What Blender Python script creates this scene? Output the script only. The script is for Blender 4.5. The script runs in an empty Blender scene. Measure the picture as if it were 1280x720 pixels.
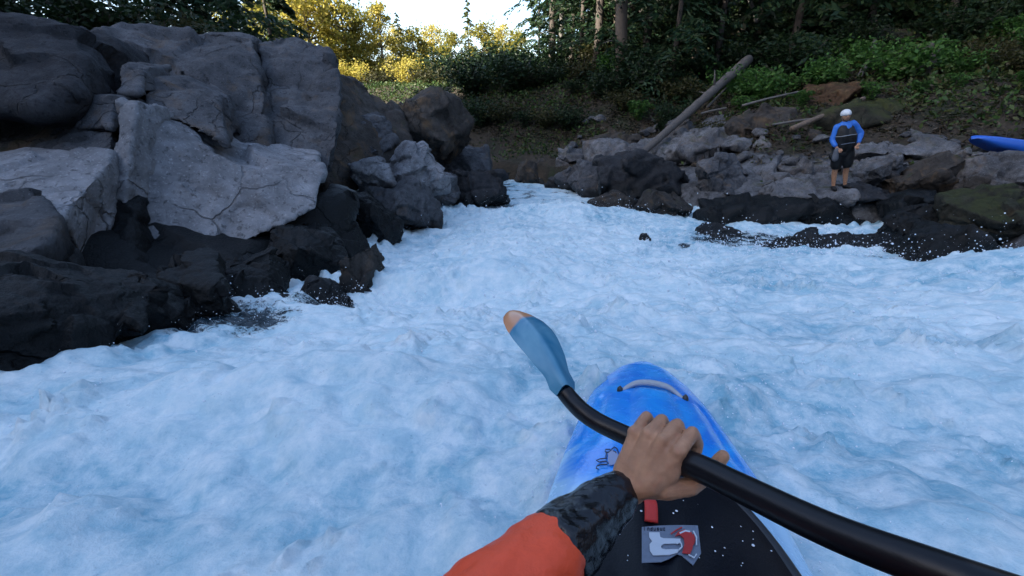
import bpy, bmesh, math, random
import numpy as np
from mathutils import Vector, Matrix, Euler, Quaternion
rad = math.radians
random.seed(7)
scn = bpy.context.scene
COL = scn.collection

# ------------------------------------------------------------------ camera maths
FPX = 560.0
PITCH = math.atan(230/FPX)
CAM = Vector((0, 0, 1.15))
FW = Vector((0, math.cos(PITCH), -math.sin(PITCH)))
UP = Vector((0, math.sin(PITCH), math.cos(PITCH)))
RT = Vector((1, 0, 0))
def P(px, py, t):
    """world point seen in direction px,py (1280x720 picture), t metres deep"""
    return CAM + (FW + RT*((px-640)/FPX) + UP*((360-py)/FPX))*t

# ------------------------------------------------------------------ noise (numpy)
def _hash(ix, iy, iz, seed):
    h = (ix.astype(np.int64)*374761393 + iy.astype(np.int64)*668265263 + iz.astype(np.int64)*2147483647 + seed*1274126177) & 0xFFFFFFFF
    h = ((h ^ (h >> 13))*1274126177) & 0xFFFFFFFF
    h = ((h ^ (h >> 16))*2246822519) & 0xFFFFFFFF
    return ((h ^ (h >> 15)) & 0xFFFFFF)/float(0xFFFFFF)
def vnoise(p, seed=0):
    """smooth gradient noise in about -1..1, p is (N,3)"""
    i = np.floor(p); f = p-i
    u = f*f*f*(f*(f*6-15)+10)
    r = 0
    for dx in (0, 1):
        for dy in (0, 1):
            for dz in (0, 1):
                a = i[:, 0]+dx; b = i[:, 1]+dy; c = i[:, 2]+dz
                h = _hash(a, b, c, seed)*2*math.pi
                g2 = _hash(a, b, c, seed+57)*2-1
                s = np.sqrt(np.maximum(0, 1-g2*g2))
                dot = (f[:, 0]-dx)*np.cos(h)*s+(f[:, 1]-dy)*np.sin(h)*s+(f[:, 2]-dz)*g2
                w = (u[:, 0] if dx else 1-u[:, 0])*(u[:, 1] if dy else 1-u[:, 1])*(u[:, 2] if dz else 1-u[:, 2])
                r = r+w*dot
    return r*1.6
def fbm(p, freq=1, octv=4, gain=.5, seed=0, billow=False):
    r = np.zeros(len(p)); a = 1.0; n = 0
    for o in range(octv):
        v = vnoise(p*freq*(2.03**o)+o*17.3, seed+o)
        r += a*(np.abs(v)*2-.6 if billow else v); n += a; a *= gain
    return r/n
def sstep(a, b, x):
    t = np.clip((x-a)/(b-a), 0, 1); return t*t*(3-2*t)

# ------------------------------------------------------------------ object helpers
def link(o, parent=None):
    COL.objects.link(o)
    if parent: o.parent = parent
    return o
def props(o, label=None, cat=None, group=None, kind=None):
    if label: o['label'] = label
    if cat: o['category'] = cat
    if group: o['group'] = group
    if kind: o['kind'] = kind
    return o
def empty(name, loc=(0, 0, 0), **k):
    o = bpy.data.objects.new(name, None); o.empty_display_size = .1
    o.location = loc; link(o); return props(o, **k)
def smooth(me, on=True):
    me.polygons.foreach_set('use_smooth', [on]*len(me.polygons)); me.update()
def mesh_np(name, verts, faces, mat=None, sm=True):
    me = bpy.data.meshes.new(name)
    v = np.asarray(verts, dtype=np.float32); f = np.asarray(faces, dtype=np.int32)
    n, k = f.shape
    me.vertices.add(len(v)); me.vertices.foreach_set('co', v.ravel())
    me.loops.add(n*k); me.loops.foreach_set('vertex_index', f.ravel())
    me.polygons.add(n); me.polygons.foreach_set('loop_start', np.arange(n, dtype=np.int32)*k)
    me.update(calc_edges=True); me.validate()
    if mat: me.materials.append(mat)
    smooth(me, sm); return me
def obj(name, me, parent=None, **k):
    o = bpy.data.objects.new(name, me); link(o, parent); return props(o, **k)
def coords(me):
    a = np.empty(len(me.vertices)*3, dtype=np.float32); me.vertices.foreach_get('co', a); return a.reshape(-1, 3).astype(np.float64)
def normals(me):
    a = np.empty(len(me.vertices)*3, dtype=np.float32); me.vertices.foreach_get('normal', a); return a.reshape(-1, 3).astype(np.float64)
def set_co(me, c):
    me.vertices.foreach_set('co', c.astype(np.float32).ravel()); me.update()
def attr(me, name, vals):
    a = me.attributes.new(name, 'FLOAT', 'POINT'); a.data.foreach_set('value', np.asarray(vals, dtype=np.float32))
def applied(me, mods):
    """evaluate modifiers on a temporary object"""
    o = bpy.data.objects.new('tmp', me); COL.objects.link(o)
    for typ, kv in mods:
        m = o.modifiers.new('m', typ)
        for k, v in kv.items(): setattr(m, k, v)
    dg = bpy.context.evaluated_depsgraph_get(); dg.update()
    r = bpy.data.meshes.new_from_object(o.evaluated_get(dg))
    bpy.data.objects.remove(o); return r
def remesh(me, vox, smooth_it=0, fac=.5):
    mods = [('REMESH', dict(mode='VOXEL', voxel_size=vox, use_smooth_shade=True))]
    if smooth_it: mods.append(('SMOOTH', dict(iterations=smooth_it, factor=fac)))
    return applied(me, mods)

# tapered rods and blobs collected in one bmesh
def rod(bm, a, b, ra, rb, n=12, caps=2):
    a = Vector(a); b = Vector(b); d = (b-a); L = d.length
    if L < 1e-6: return
    d.normalize(); q = d.to_track_quat('Z', 'Y')
    rings = []
    prof = []
    for i in range(caps, 0, -1):
        th = i/caps*math.pi/2; prof.append((-ra*math.sin(th)*.999, ra*max(math.cos(th), .02)))
    prof.append((0, ra)); prof.append((L, rb))
    for i in range(1, caps+1):
        th = i/caps*math.pi/2; prof.append((L+rb*math.sin(th)*.999, rb*max(math.cos(th), .02)))
    for z, r in prof:
        rings.append([bm.verts.new(a+q@Vector((r*math.cos(2*math.pi*k/n), r*math.sin(2*math.pi*k/n), z))) for k in range(n)])
    for r0, r1 in zip(rings, rings[1:]):
        for k in range(n): bm.faces.new((r0[k], r0[(k+1) % n], r1[(k+1) % n], r1[k]))
    bm.faces.new(list(reversed(rings[0]))); bm.faces.new(rings[-1])
def chain(bm, pts, n=12):
    for (a, ra), (b, rb) in zip(pts, pts[1:]): rod(bm, a, b, ra, rb, n)
def ball(bm, c, r, n=14, rot=None):
    """ellipsoid, r is a scalar or three radii"""
    if not hasattr(r, '__len__'): r = (r, r, r)
    M = Matrix.Translation(Vector(c)) @ (rot.to_matrix().to_4x4() if rot else Matrix()) @ Matrix.Diagonal((*r, 1))
    bmesh.ops.create_uvsphere(bm, u_segments=n*2, v_segments=n, radius=1, matrix=M)
def bm_mesh(bm, name='m', mat=None, sm=True):
    bmesh.ops.recalc_face_normals(bm, faces=bm.faces)
    me = bpy.data.meshes.new(name); bm.to_mesh(me); bm.free()
    if mat: me.materials.append(mat)
    smooth(me, sm); return me
def setmat(me, mat):
    me.materials.clear(); me.materials.append(mat)
    smooth(me); return me
def tube(name, pts, radii, mat, n=16, flat=1.0, closed=False):
    """swept tube through points"""
    bm = bmesh.new(); rings = []; N = len(pts)
    pts = [Vector(p) for p in pts]
    ref = Vector((0, 0, 1))
    prevx = None
    for i, p in enumerate(pts):
        if closed: d = pts[(i+1) % N]-pts[i-1]
        else: d = pts[min(i+1, N-1)]-pts[max(i-1, 0)]
        d.normalize()
        x = d.cross(ref) if prevx is None else prevx-d*prevx.dot(d)
        if x.length < 1e-4: x = d.cross(Vector((1, 0, 0)))
        x.normalize(); prevx = x; y = d.cross(x)
        r = radii[i] if hasattr(radii, '__len__') else radii
        rings.append([bm.verts.new(p+x*(r*math.cos(2*math.pi*k/n))+y*(r*flat*math.sin(2*math.pi*k/n))) for k in range(n)])
    pairs = list(zip(rings, rings[1:]))
    if closed: pairs.append((rings[-1], rings[0]))
    for r0, r1 in pairs:
        for k in range(n): bm.faces.new((r0[k], r0[(k+1) % n], r1[(k+1) % n], r1[k]))
    if not closed: bm.faces.new(list(reversed(rings[0]))); bm.faces.new(rings[-1])
    return bm_mesh(bm, name, mat)
def spline(pts, n=10):
    """Catmull-Rom through points"""
    pts = [Vector(p) for p in pts]; out = []
    e = [pts[0]*2-pts[1]]+pts+[pts[-1]*2-pts[-2]]
    for i in range(1, len(e)-2):
        p0, p1, p2, p3 = e[i-1:i+3]
        for k in range(n):
            t = k/n
            out.append(.5*((2*p1)+(p2-p0)*t+(2*p0-5*p1+4*p2-p3)*t*t+(3*p1-p0-3*p2+p3)*t**3))
    out.append(pts[-1]); return out

# ------------------------------------------------------------------ materials
class NT:
    def __init__(s, name):
        s.m = bpy.data.materials.new(name); s.m.use_nodes = True
        s.t = s.m.node_tree; s.b = s.t.nodes['Principled BSDF']; s.out = s.t.nodes['Material Output']
    def n(s, typ, **k):
        x = s.t.nodes.new(typ)
        for a, v in k.items():
            if a in ('operation', 'data_type', 'blend_type', 'feature', 'distance', 'attribute_name', 'noise_dimensions', 'wave_type', 'noise_type', 'interpolation_type', 'voronoi_dimensions'): setattr(x, a, v)
            else:
                key = a.replace('_', ' ')
                if hasattr(v, 'is_output'): s.t.links.new(v, x.inputs[key])
                else: x.inputs[key].default_value = v
        return x
    def l(s, a, b): s.t.links.new(a, b)
    def pos(s, kind='Object'): return s.t.nodes.new('ShaderNodeTexCoord').outputs[kind]
    def noise(s, scale, detail=4, rough=.55, vec=None, dist=0):
        x = s.n('ShaderNodeTexNoise'); x.inputs['Scale'].default_value = scale; x.inputs['Detail'].default_value = detail
        x.inputs['Roughness'].default_value = rough; x.inputs['Distortion'].default_value = dist
        if vec: s.l(vec, x.inputs['Vector'])
        return x.outputs['Fac']
    def ramp(s, fac, stops):
        r = s.n('ShaderNodeValToRGB'); e = r.color_ramp.elements
        while len(e) < len(stops): e.new(.5)
        for k, (p, c) in enumerate(stops):
            e[k].position = p; e[k].color = (*c, 1) if len(c) == 3 else c
        s.l(fac, r.inputs['Fac']); return r.outputs['Color']
    def mix(s, f, a, b, bt='MIX'):
        x = s.n('ShaderNodeMix', data_type='RGBA', blend_type=bt)
        for sock, v in ((x.inputs[0], f), (x.inputs[6], a), (x.inputs[7], b)):
            if hasattr(v, 'is_output'): s.l(v, sock)
            else: sock.default_value = (*v, 1) if hasattr(v, '__len__') and len(v) == 3 else v
        return x.outputs[2]
    def math(s, op, a, b=0.0, clamp=False):
        x = s.n('ShaderNodeMath', operation=op); x.use_clamp = clamp
        for i, v in enumerate((a, b)):
            if hasattr(v, 'is_output'): s.l(v, x.inputs[i])
            else: x.inputs[i].default_value = v
        return x.outputs[0]
    def maprange(s, v, a, b, c=0, d=1):
        x = s.n('ShaderNodeMapRange'); s.l(v, x.inputs[0])
        for i, q in enumerate((a, b, c, d)): x.inputs[i+1].default_value = q
        return x.outputs[0]
    def attr(s, name):
        return s.n('ShaderNodeAttribute', attribute_name=name).outputs['Fac']
    def bump(s, h, strength=.4, dist=.02, nrm=None):
        x = s.n('ShaderNodeBump'); x.inputs['Strength'].default_value = strength; x.inputs['Distance'].default_value = dist
        s.l(h, x.inputs['Height'])
        if nrm: s.l(nrm, x.inputs['Normal'])
        return x.outputs['Normal']
    def set(s, **k):
        for a, v in k.items():
            sock = s.b.inputs[a.replace('_', ' ')]
            if hasattr(v, 'is_output'): s.l(v, sock)
            else: sock.default_value = (*v, 1) if hasattr(v, '__len__') and len(v) == 3 else v
        return s.m

def simple(name, col, rough=.5, var=.25, scale=20, bump=.15, bd=.003, **k):
    s = NT(name); p = s.pos(); f = s.noise(scale, 5, .6, p)
    c = s.mix(f, tuple(x*(1-var) for x in col), tuple(min(1, x*(1+var)) for x in col))
    return s.set(Base_Color=c, Roughness=rough, Normal=s.bump(s.noise(scale*3, 5, .6, p), bump, bd), **k)

def rock_mat(name, dark, light, moss=0.0, stain=(.16, .10, .05), stainamt=.25, scale=1.0):
    s = NT(name); p = s.pos('Object')
    big = s.noise(1.1*scale, 5, .6, p, .3); mid = s.noise(6*scale, 6, .65, p); fine = s.noise(45*scale, 5, .7, p)
    c = s.ramp(big, [(.3, dark), (.7, light)])
    c = s.mix(s.maprange(mid, .35, .7, 0, .75), c, tuple(x*.62 for x in dark))
    c = s.mix(s.maprange(fine, .56, .75, 0, .6), c, tuple(min(1, x*1.6) for x in light))
    c = s.mix(s.maprange(s.noise(22*scale, 5, .7, p, .5), .55, .66, 0, .8), c, tuple(x*.35 for x in dark))
    c = s.mix(s.maprange(s.noise(2.3*scale, 4, .6, p, 1), .62-.2*stainamt, .8, 0, stainamt*2), c, stain)
    # fracture lines
    v = s.n('ShaderNodeTexVoronoi', feature='DISTANCE_TO_EDGE'); v.inputs['Scale'].default_value = 1.5*scale
    wv = s.n('ShaderNodeVectorMath', operation='ADD'); s.l(p, wv.inputs[0])
    nz = s.n('ShaderNodeTexNoise'); nz.inputs['Scale'].default_value = 2.0; nz.inputs['Detail'].default_value = 4; s.l(p, nz.inputs['Vector'])
    sc = s.n('ShaderNodeVectorMath', operation='SCALE'); s.l(nz.outputs['Color'], sc.inputs[0]); sc.inputs['Scale'].default_value = .7
    s.l(sc.outputs[0], wv.inputs[1]); s.l(wv.outputs[0], v.inputs['Vector'])
    crack = s.maprange(v.outputs['Distance'], 0, .022, 1, 0)
    crack = s.math('MULTIPLY', crack, s.maprange(s.noise(1.3, 2, .5, p), .42, .6, 0, 1))
    c = s.mix(s.math('MULTIPLY', crack, .35), c, (.02, .02, .02))
    geo = s.n('ShaderNodeNewGeometry'); sep = s.n('ShaderNodeSeparateXYZ'); s.l(geo.outputs['Normal'], sep.inputs[0])
    if moss:
        mz = s.maprange(sep.outputs['Z'], .35, .85, 0, 1)
        mm = s.math('MULTIPLY', mz, s.maprange(s.noise(2.6, 6, .65, p), .6-.3*moss, .72-.2*moss, 0, 1))
        mcol = s.mix(s.noise(14, 4, .6, p), (.018, .030, .008), (.055, .056, .014))
        c = s.mix(mm, c, mcol)
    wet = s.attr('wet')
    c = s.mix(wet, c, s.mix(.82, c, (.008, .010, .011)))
    h = s.math('ADD', s.math('MULTIPLY', mid, .6), s.math('MULTIPLY', fine, .25))
    h = s.math('SUBTRACT', h, s.math('MULTIPLY', crack, .5))
    return s.set(Base_Color=c, Roughness=s.maprange(wet, 0, 1, .8, .42), Specular_IOR_Level=s.maprange(wet, 0, 1, .25, .22), Normal=s.bump(h, .9, .06))

M = {}
M['rock_pale'] = rock_mat('rock_pale', (.15, .155, .165), (.36, .37, .39), stainamt=.12, scale=.7)
M['rock_grey'] = rock_mat('rock_grey', (.055, .058, .064), (.15, .156, .168), stainamt=.3)
M['rock_dark'] = rock_mat('rock_dark', (.016, .018, .021), (.055, .058, .065), stainamt=.1)
M['rock_shade_black'] = rock_mat('rock_shade_black', (.0015, .0018, .002), (.007, .007, .007), stainamt=.1)  # wet rock, its colour deepened to near black for the left hollow's shade
M['rock_bank'] = rock_mat('rock_bank', (.06, .062, .068), (.25, .255, .265), moss=.12, stain=(.14, .10, .07), stainamt=.4)
M['rock_brown'] = rock_mat('rock_brown', (.036, .031, .027), (.10, .09, .08), moss=.15, stainamt=.5)
M['rock_rust'] = rock_mat('rock_rust', (.05, .028, .014), (.11, .06, .03), moss=.2, stainamt=.5)
M['rock_moss'] = rock_mat('rock_moss', (.024, .024, .018), (.06, .058, .04), moss=.95, stainamt=.3)

def leaf_mat(name, cols, trans=.45, rough=.5):
    s = NT(name); g = s.n('ShaderNodeNewGeometry')
    n = len(cols); c = s.ramp(g.outputs['Random Per Island'], [(k/max(1, n-1), q) for k, q in enumerate(cols)])
    s.set(Base_Color=c, Roughness=rough, Specular_IOR_Level=.3)
    tr = s.n('ShaderNodeBsdfTranslucent'); s.l(s.mix(.5, c, (.25, .30, .05), 'MIX'), tr.inputs['Color'])
    mx = s.n('ShaderNodeMixShader'); mx.inputs[0].default_value = trans
    s.l(s.b.outputs[0], mx.inputs[1]); s.l(tr.outputs[0], mx.inputs[2]); s.l(mx.outputs[0], s.out.inputs['Surface'])
    return s.m
def leafm(name, cols, trans=.3):
    s = NT(name); g = s.n('ShaderNodeNewGeometry')
    n = len(cols); c = s.ramp(g.outputs['Random Per Island'], [(k/max(1, n-1), q) for k, q in enumerate(cols)])
    s.set(Base_Color=c, Roughness=.5, Specular_IOR_Level=.25)
    tr = s.n('ShaderNodeBsdfTranslucent'); s.l(c, tr.inputs['Color'])
    mx = s.n('ShaderNodeMixShader'); mx.inputs[0].default_value = trans
    s.l(s.b.outputs[0], mx.inputs[1]); s.l(tr.outputs[0], mx.inputs[2]); s.l(mx.outputs[0], s.out.inputs['Surface'])
    return s.m
M['needles'] = leafm('needles', [(.012, .034, .018), (.024, .058, .026), (.042, .078, .026), (.032, .032, .018)])
M['needles_warm'] = leafm('needles_warm', [(.05, .08, .02), (.10, .12, .03), (.14, .13, .035)], .4)
M['leaf_green'] = leafm('leaf_green', [(.035, .09, .02), (.06, .15, .03), (.10, .21, .045)], .35)
M['leaf_dark'] = leafm('leaf_dark', [(.010, .024, .010), (.018, .040, .014), (.032, .052, .018)], .3)
M['leaf_olive'] = leafm('leaf_olive', [(.024, .030, .010), (.045, .048, .015), (.075, .066, .024)], .3)
M['leaf_gold'] = leafm('leaf_gold', [(.34, .31, .05), (.50, .42, .08), (.60, .48, .12), (.26, .27, .05)], .5)
M['litter'] = leafm('litter', [(.022, .015, .009), (.05, .035, .02), (.018, .024, .008), (.10, .08, .06), (.022, .034, .010)], .1)
M['bark'] = simple('bark', (.075, .06, .05), .9, .5, 9, .8, .03)
M['bark_grey'] = simple('bark_grey', (.13, .12, .11), .85, .4, 8, .6, .02)
M['bark_warm'] = simple('bark_warm', (.11, .085, .065), .85, .4, 8, .6, .02)
def wood_mat(name, a, b):
    s = NT(name); p = s.pos()
    mp = s.n('ShaderNodeMapping'); s.l(p, mp.inputs['Vector']); mp.inputs['Scale'].default_value = (14, 14, 1.1)
    g = s.noise(2.5, 6, .65, mp.outputs[0]); k = s.noise(1.3, 4, .6, p)
    c = s.mix(s.maprange(g, .3, .7), a, b); c = s.mix(s.maprange(k, .5, .7, 0, .5), c, tuple(x*.4 for x in a))
    return s.set(Base_Color=c, Roughness=.85, Normal=s.bump(g, .7, .02))
M['log'] = wood_mat('log', (.06, .052, .046), (.145, .13, .118))
M['log_brown'] = wood_mat('log_brown', (.10, .07, .05), (.23, .17, .125))

# ------------------------------------------------------------------ river shape
RB = np.array([(9, -40), (8.2, -12), (7.4, 0), (7.2, 5.5), (7.8, 8), (8.4, 9.6), (5.0, 11.2), (3.8, 14.0), (2.3, 15.6), (0.4, 17.3), (-2.6, 19.2), (-8, 23.5), (-20, 31), (-200, 40)], float)
LB = np.array([(-5, -40), (-4, -12), (-3.0, 0.3), (-2.55, 1.8), (-2.15, 2.7), (-2.0, 4), (-2.3, 6), (-2.6, 9), (-1.0, 12.6), (-3, 14.5), (-7, 18), (-15, 24), (-200, 28)], float)
def pdist(x, y, poly):
    d = np.full(x.shape, 1e9)
    for (ax, ay), (bx, by) in zip(poly[:-1], poly[1:]):
        vx, vy = bx-ax, by-ay
        t = np.clip(((x-ax)*vx+(y-ay)*vy)/(vx*vx+vy*vy), 0, 1)
        d = np.minimum(d, np.hypot(x-ax-t*vx, y-ay-t*vy))
    return d
def inside(x, y):
    poly = np.vstack([RB, LB[::-1]]); r = np.zeros(x.shape, bool); n = len(poly)
    for i in range(n):
        ax, ay = poly[i]; bx, by = poly[(i+1) % n]
        c = ((ay > y) != (by > y)) & (x < (bx-ax)*(y-ay)/(by-ay+1e-12)+ax)
        r ^= c
    return r
WY = [-40, -8, 0, 1, 1.8, 3, 4, 6, 9, 12.5, 14, 20, 60]
WZ = [2.0, .5, .06, .02, -.06, -.36, -.60, -.97, -1.27, -1.5, -1.54, -1.6, -1.7]
def water_base(x, y):
    z = np.interp(y, WY, WZ)
    z = z+.42*np.exp(-(((x-5.9)/1.6)**2+((y-4.6)/.9)**2))     # right side pillow
    z = z+.10*np.exp(-(((x-2.2)/1.4)**2+((y-4.4)/.8)**2))
    z = z+.12*np.exp(-(((x+.6)/1.6)**2+((y-7.2)/.8)**2))
    z = z+.22*np.exp(-(((x-1.4)/2.0)**2+((y-11.0)/.7)**2))-.10*np.exp(-(((x-2)/3)**2+((y-12.5)/.6)**2))+.12*np.exp(-(((x-.4)/1.3)**2+((y-9.2)/.6)**2))
    z = z+.30*np.exp(-(((x+.3)/1.5)**2+((y-4.9)/.55)**2))-.12*np.exp(-(((x+.2)/1.6)**2+((y-3.9)/.4)**2))+.16*np.exp(-(((x-3.4)/1.1)**2+((y-5.6)/.5)**2))
    z = z-.10*np.exp(-(((x-1.6)/.7)**2+((y-2.2)/.8)**2))
    z = z+.07*np.exp(-(((x+1.2)/.9)**2+((y-1.9)/.5)**2))
    return z
def terrain(x, y):
    ins = inside(x, y); dR = pdist(x, y, RB); dL = pdist(x, y, LB)
    far = 1+.5*sstep(16, 22, y)*(1-sstep(4, 8, x))
    d = dR*far
    hR = np.interp(d, [0, .25, .8, 2, 3.2, 5, 8, 14, 30, 80, 300], [-1.6, -.95, -.8, -.45, .2, 1.05, 2.0, 3.9, 12, 52, 60])
    hR = hR+np.interp(y, [-20, 4, 8], [1.2, .6, 0])
    cap = 2.0+5*sstep(38, 75, y)+60*sstep(0, 1, (x-(y-20)*.12-1.5)/15)
    hR = np.minimum(hR, np.where(y > 18, cap, 1e3))
    hL = np.interp(dL, [0, 2.0, 2.9, 3.6, 4.5, 8, 12, 45, 80, 300], [-2.2, -1.9, -.6, .9, 1.5, 3.2, 7, 50, 70, 74])  # left hill made steep and tall, mostly out of view, to shade the river
    mL = 1-sstep(22, 34, y-np.clip(-x-12, 0, 30)*.25)
    hL = np.where(hL > 1.5, 1.5+(hL-1.5)*mL, hL)
    h = np.where(dR < dL, hR, hL)
    bed = np.interp(np.minimum(dR, dL), [0, .6, 2], [-1.9, -2.5, -3.0])+np.interp(y, WY, WZ)*.3+.3
    return np.where(ins, np.minimum(bed, -2.0+np.interp(y, [-40, 0], [1.5, 0])), h)
def terr(x, y):
    return float(terrain(np.array([float(x)]), np.array([float(y)]))[0]+ground_bumps(np.array([[x, y, 0.0]]))[0])
def ground_bumps(p):
    return .35*fbm(p, .35, 4, seed=5)+.12*fbm(p, 1.7, 4, seed=9)
def axis(vals):
    out = []
    for a, b, n in vals: out += list(np.linspace(a, b, n, endpoint=False))
    out.append(vals[-1][1]); return np.array(out)
def grid(xs, ys):
    X, Y = np.meshgrid(xs, ys); nx, ny = len(xs), len(ys)
    i = np.arange(nx*ny).reshape(ny, nx)
    f = np.stack([i[:-1, :-1], i[:-1, 1:], i[1:, 1:], i[1:, :-1]], -1).reshape(-1, 4)
    return X.ravel(), Y.ravel(), f

# ground sheet
gx, gy, gf = grid(axis([(-300, -80, 12), (-80, -12, 50), (-12, 20, 190), (20, 90, 60), (90, 300, 12)]),
                  axis([(-120, -30, 12), (-30, 3, 50), (3, 32, 180), (32, 110, 70), (110, 400, 14)]))
gz = terrain(gx, gy); gp = np.stack([gx, gy, gx*0], 1)
gz = gz+ground_bumps(gp)*sstep(0, 1.5, np.minimum(pdist(gx, gy, RB), pdist(gx, gy, LB)))
s = NT('soil'); p = s.pos(); n1 = s.noise(.9, 6, .65, p); n2 = s.noise(7, 6, .7, p)
c = s.ramp(n1, [(.32, (.018, .026, .008)), (.47, (.028, .022, .013)), (.62, (.052, .038, .024)), (.75, (.026, .030, .010))])
c = s.mix(s.maprange(n2, .5, .72, 0, .8), c, (.016, .012, .008))
rk = s.mix(s.maprange(s.noise(3, 6, .7, p), .35, .65), (.04, .042, .045), (.15, .155, .165))
rk = s.mix(s.maprange(n2, .5, .66, 0, .85), rk, (.018, .018, .018))
c = s.mix(s.maprange(s.math('ADD', s.attr('rocky'), s.math('MULTIPLY', s.math('SUBTRACT', n1, .5), 1.0)), .35, .6), c, rk)
M['soil'] = s.set(Base_Color=c, Roughness=.95, Normal=s.bump(n2, .9, .08))
gd = np.minimum(pdist(gx, gy, RB), pdist(gx, gy, LB)*.8)
gz = gz-.25*np.abs(fbm(gp, 1.1, 4, seed=15))*sstep(.1, .6, gd)*(gd < 60)
mg = mesh_np('ground', np.stack([gx, gy, gz], 1), gf, M['soil']); attr(mg, 'rocky', sstep(3.4, 1.6, gd)*sstep(1.5, 4.5, gx+.0*gy))
obj('ground', mg, kind='structure')

# ------------------------------------------------------------------ kayak placement (needed by the water)
KYAW, KPIT = rad(-13.5), rad(-11.5)
KR = Euler((KPIT, 0, KYAW), 'XYZ').to_matrix()
KLOC = P(806, 452, 2.06) - KR @ Vector((0, 1.36, .30))
KM = Matrix.Translation(KLOC) @ KR.to_4x4()
KWy = [-1.34, -1.3, -1.1, -.8, -.3, .1, .5, .8, 1.05, 1.2, 1.3, 1.36, 1.40, 1.42]
KWw = [.0, .08, .19, .27, .315, .31, .28, .252, .225, .20, .165, .12, .07, .0]
def kw(y): return float(np.interp(y, KWy, KWw))
def kdeck(x, y):
    """deck height of the kayak in its own frame"""
    zt = np.interp(y, [-1.34, -1.3, -.6, 0, .4, .6, 1, 1.3, 1.38, 1.42], [.24, .26, .27, .31, .345, .35, .335, .31, .295, .27])
    w = np.maximum(np.interp(y, KWy, KWw), .001)
    return zt-.065*np.clip(np.abs(x)/w, 0, 1)**2.4

# ------------------------------------------------------------------ water
wx, wy, wf = grid(axis([(-30, -5, 50), (-5, -3, 30), (-3, 3.2, 330), (3.2, 8.5, 130), (8.5, 9.5, 6)]),
                  axis([(-10, -.5, 40), (-.5, 1.0, 55), (1.0, 4.5, 230), (4.5, 9, 170), (9, 15, 130), (15, 24, 60), (24, 40, 30)]))
wz = water_base(wx, wy); wp = np.stack([wx, wy, wz*.6], 1)
dark = np.zeros(len(wx))
def blob(cx, cy, rx, ry, k=1.0):
    global dark
    q = ((wx-cx)/rx)**2+((wy-cy)/ry)**2
    dark = np.maximum(dark, k*np.exp(-q*q))
blob(4.4, 8.2, 1.4, .9, .8); blob(-2.1, 3.0, .55, .6, .9); blob(-1.7, 3.7, .35, .5, .7); blob(5.3, 6.2, 1.0, .5, .6); blob(3.1, 7.6, .25, .35, .8)
blob(7.2, 8.6, .8, .4, .5)
foam = np.interp(wy, [0, 11.9, 12.6, 13.2, 30], [1, 1, .35, .6, .45])
f1 = fbm(wp*np.array([1, 1.6, 1]), 1.2, 5, .55, seed=21)
f2 = fbm(wp, 5, 4, .6, seed=33)
foam = foam-dark*.85+f1*np.interp(wy, [0, 12, 14], [.12, .25, .9])+f2*(.12+.5*dark)
foam = np.clip(foam, 0, 1)
rough = 1-.65*dark
dbank = np.minimum(pdist(wx, wy, RB), pdist(wx, wy, LB))
surge = np.exp(-(dbank/.45)**2)*(wy < 12.5)*(np.interp(wy, [2, 5], [.05, .16])*np.abs(fbm(wp, 2.2, 3, .6, seed=51))*3)
calm = np.interp(wy, [0, 12, 13.5], [1, 1, .35])*rough
h = .17*fbm(wp*np.array([.8, 1.25, 1]), .85, 3, .5, seed=41)+.07*fbm(wp, 1.9, 2, .5, seed=43, billow=True)
h = h+.026*fbm(wp*np.array([1, 1.3, 1]), 4.5, 3, .55, seed=45, billow=True)+.008*fbm(wp, 15, 3, .6, seed=47, billow=True)
# shredded lips of froth where the flow breaks
lip = np.maximum(0, fbm(wp, 2.4, 4, .6, seed=61)-.10)
h = h+.36*lip*np.abs(fbm(wp, 9, 4, .62, seed=63))*1.6+.05*lip
h = h*calm+.03*fbm(wp*np.array([.6, 1.6, 1]), 4, 3, .5, seed=49)*(1-rough*.7)
near = sstep(.2, 1.0, np.hypot(wx-.3, wy-.4)); h = h*(.45+.55*near)
wz = wz+h+surge
# keep the river out of the boat
KI = KM.inverted(); A = np.array(KI)
lp = np.stack([wx, wy, wz], 1) @ A[:3, :3].T + A[:3, 3]
kwid = np.interp(lp[:, 1], KWy, KWw, left=0, right=0)
wz = wz+.17*np.exp(-(((lp[:, 0]+.19)/.11)**2+((lp[:, 1]-1.15)/.24)**2))*np.clip(.75+.9*fbm(wp, 10, 4, .65, seed=75), 0, 1.5)
lp[:, 2] = (np.stack([wx, wy, wz], 1) @ A[:3, :3].T + A[:3, 3])[:, 2]
over = (np.abs(lp[:, 0]) < kwid-.012) & (kwid > .03)
edge = sstep(.0, .09, kwid-np.abs(lp[:, 0]))
awash = sstep(.85, 1.15, lp[:, 1])*sstep(-.02, -.15, lp[:, 0])*.14*np.clip(fbm(wp, 11, 3, .6, seed=71)+.75, 0, 1.3)
target = kdeck(lp[:, 0], lp[:, 1])-.075-.10*edge+awash*1.6
wz = np.where(over & (lp[:, 2] > target), wz-(lp[:, 2]-target), wz)
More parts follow.
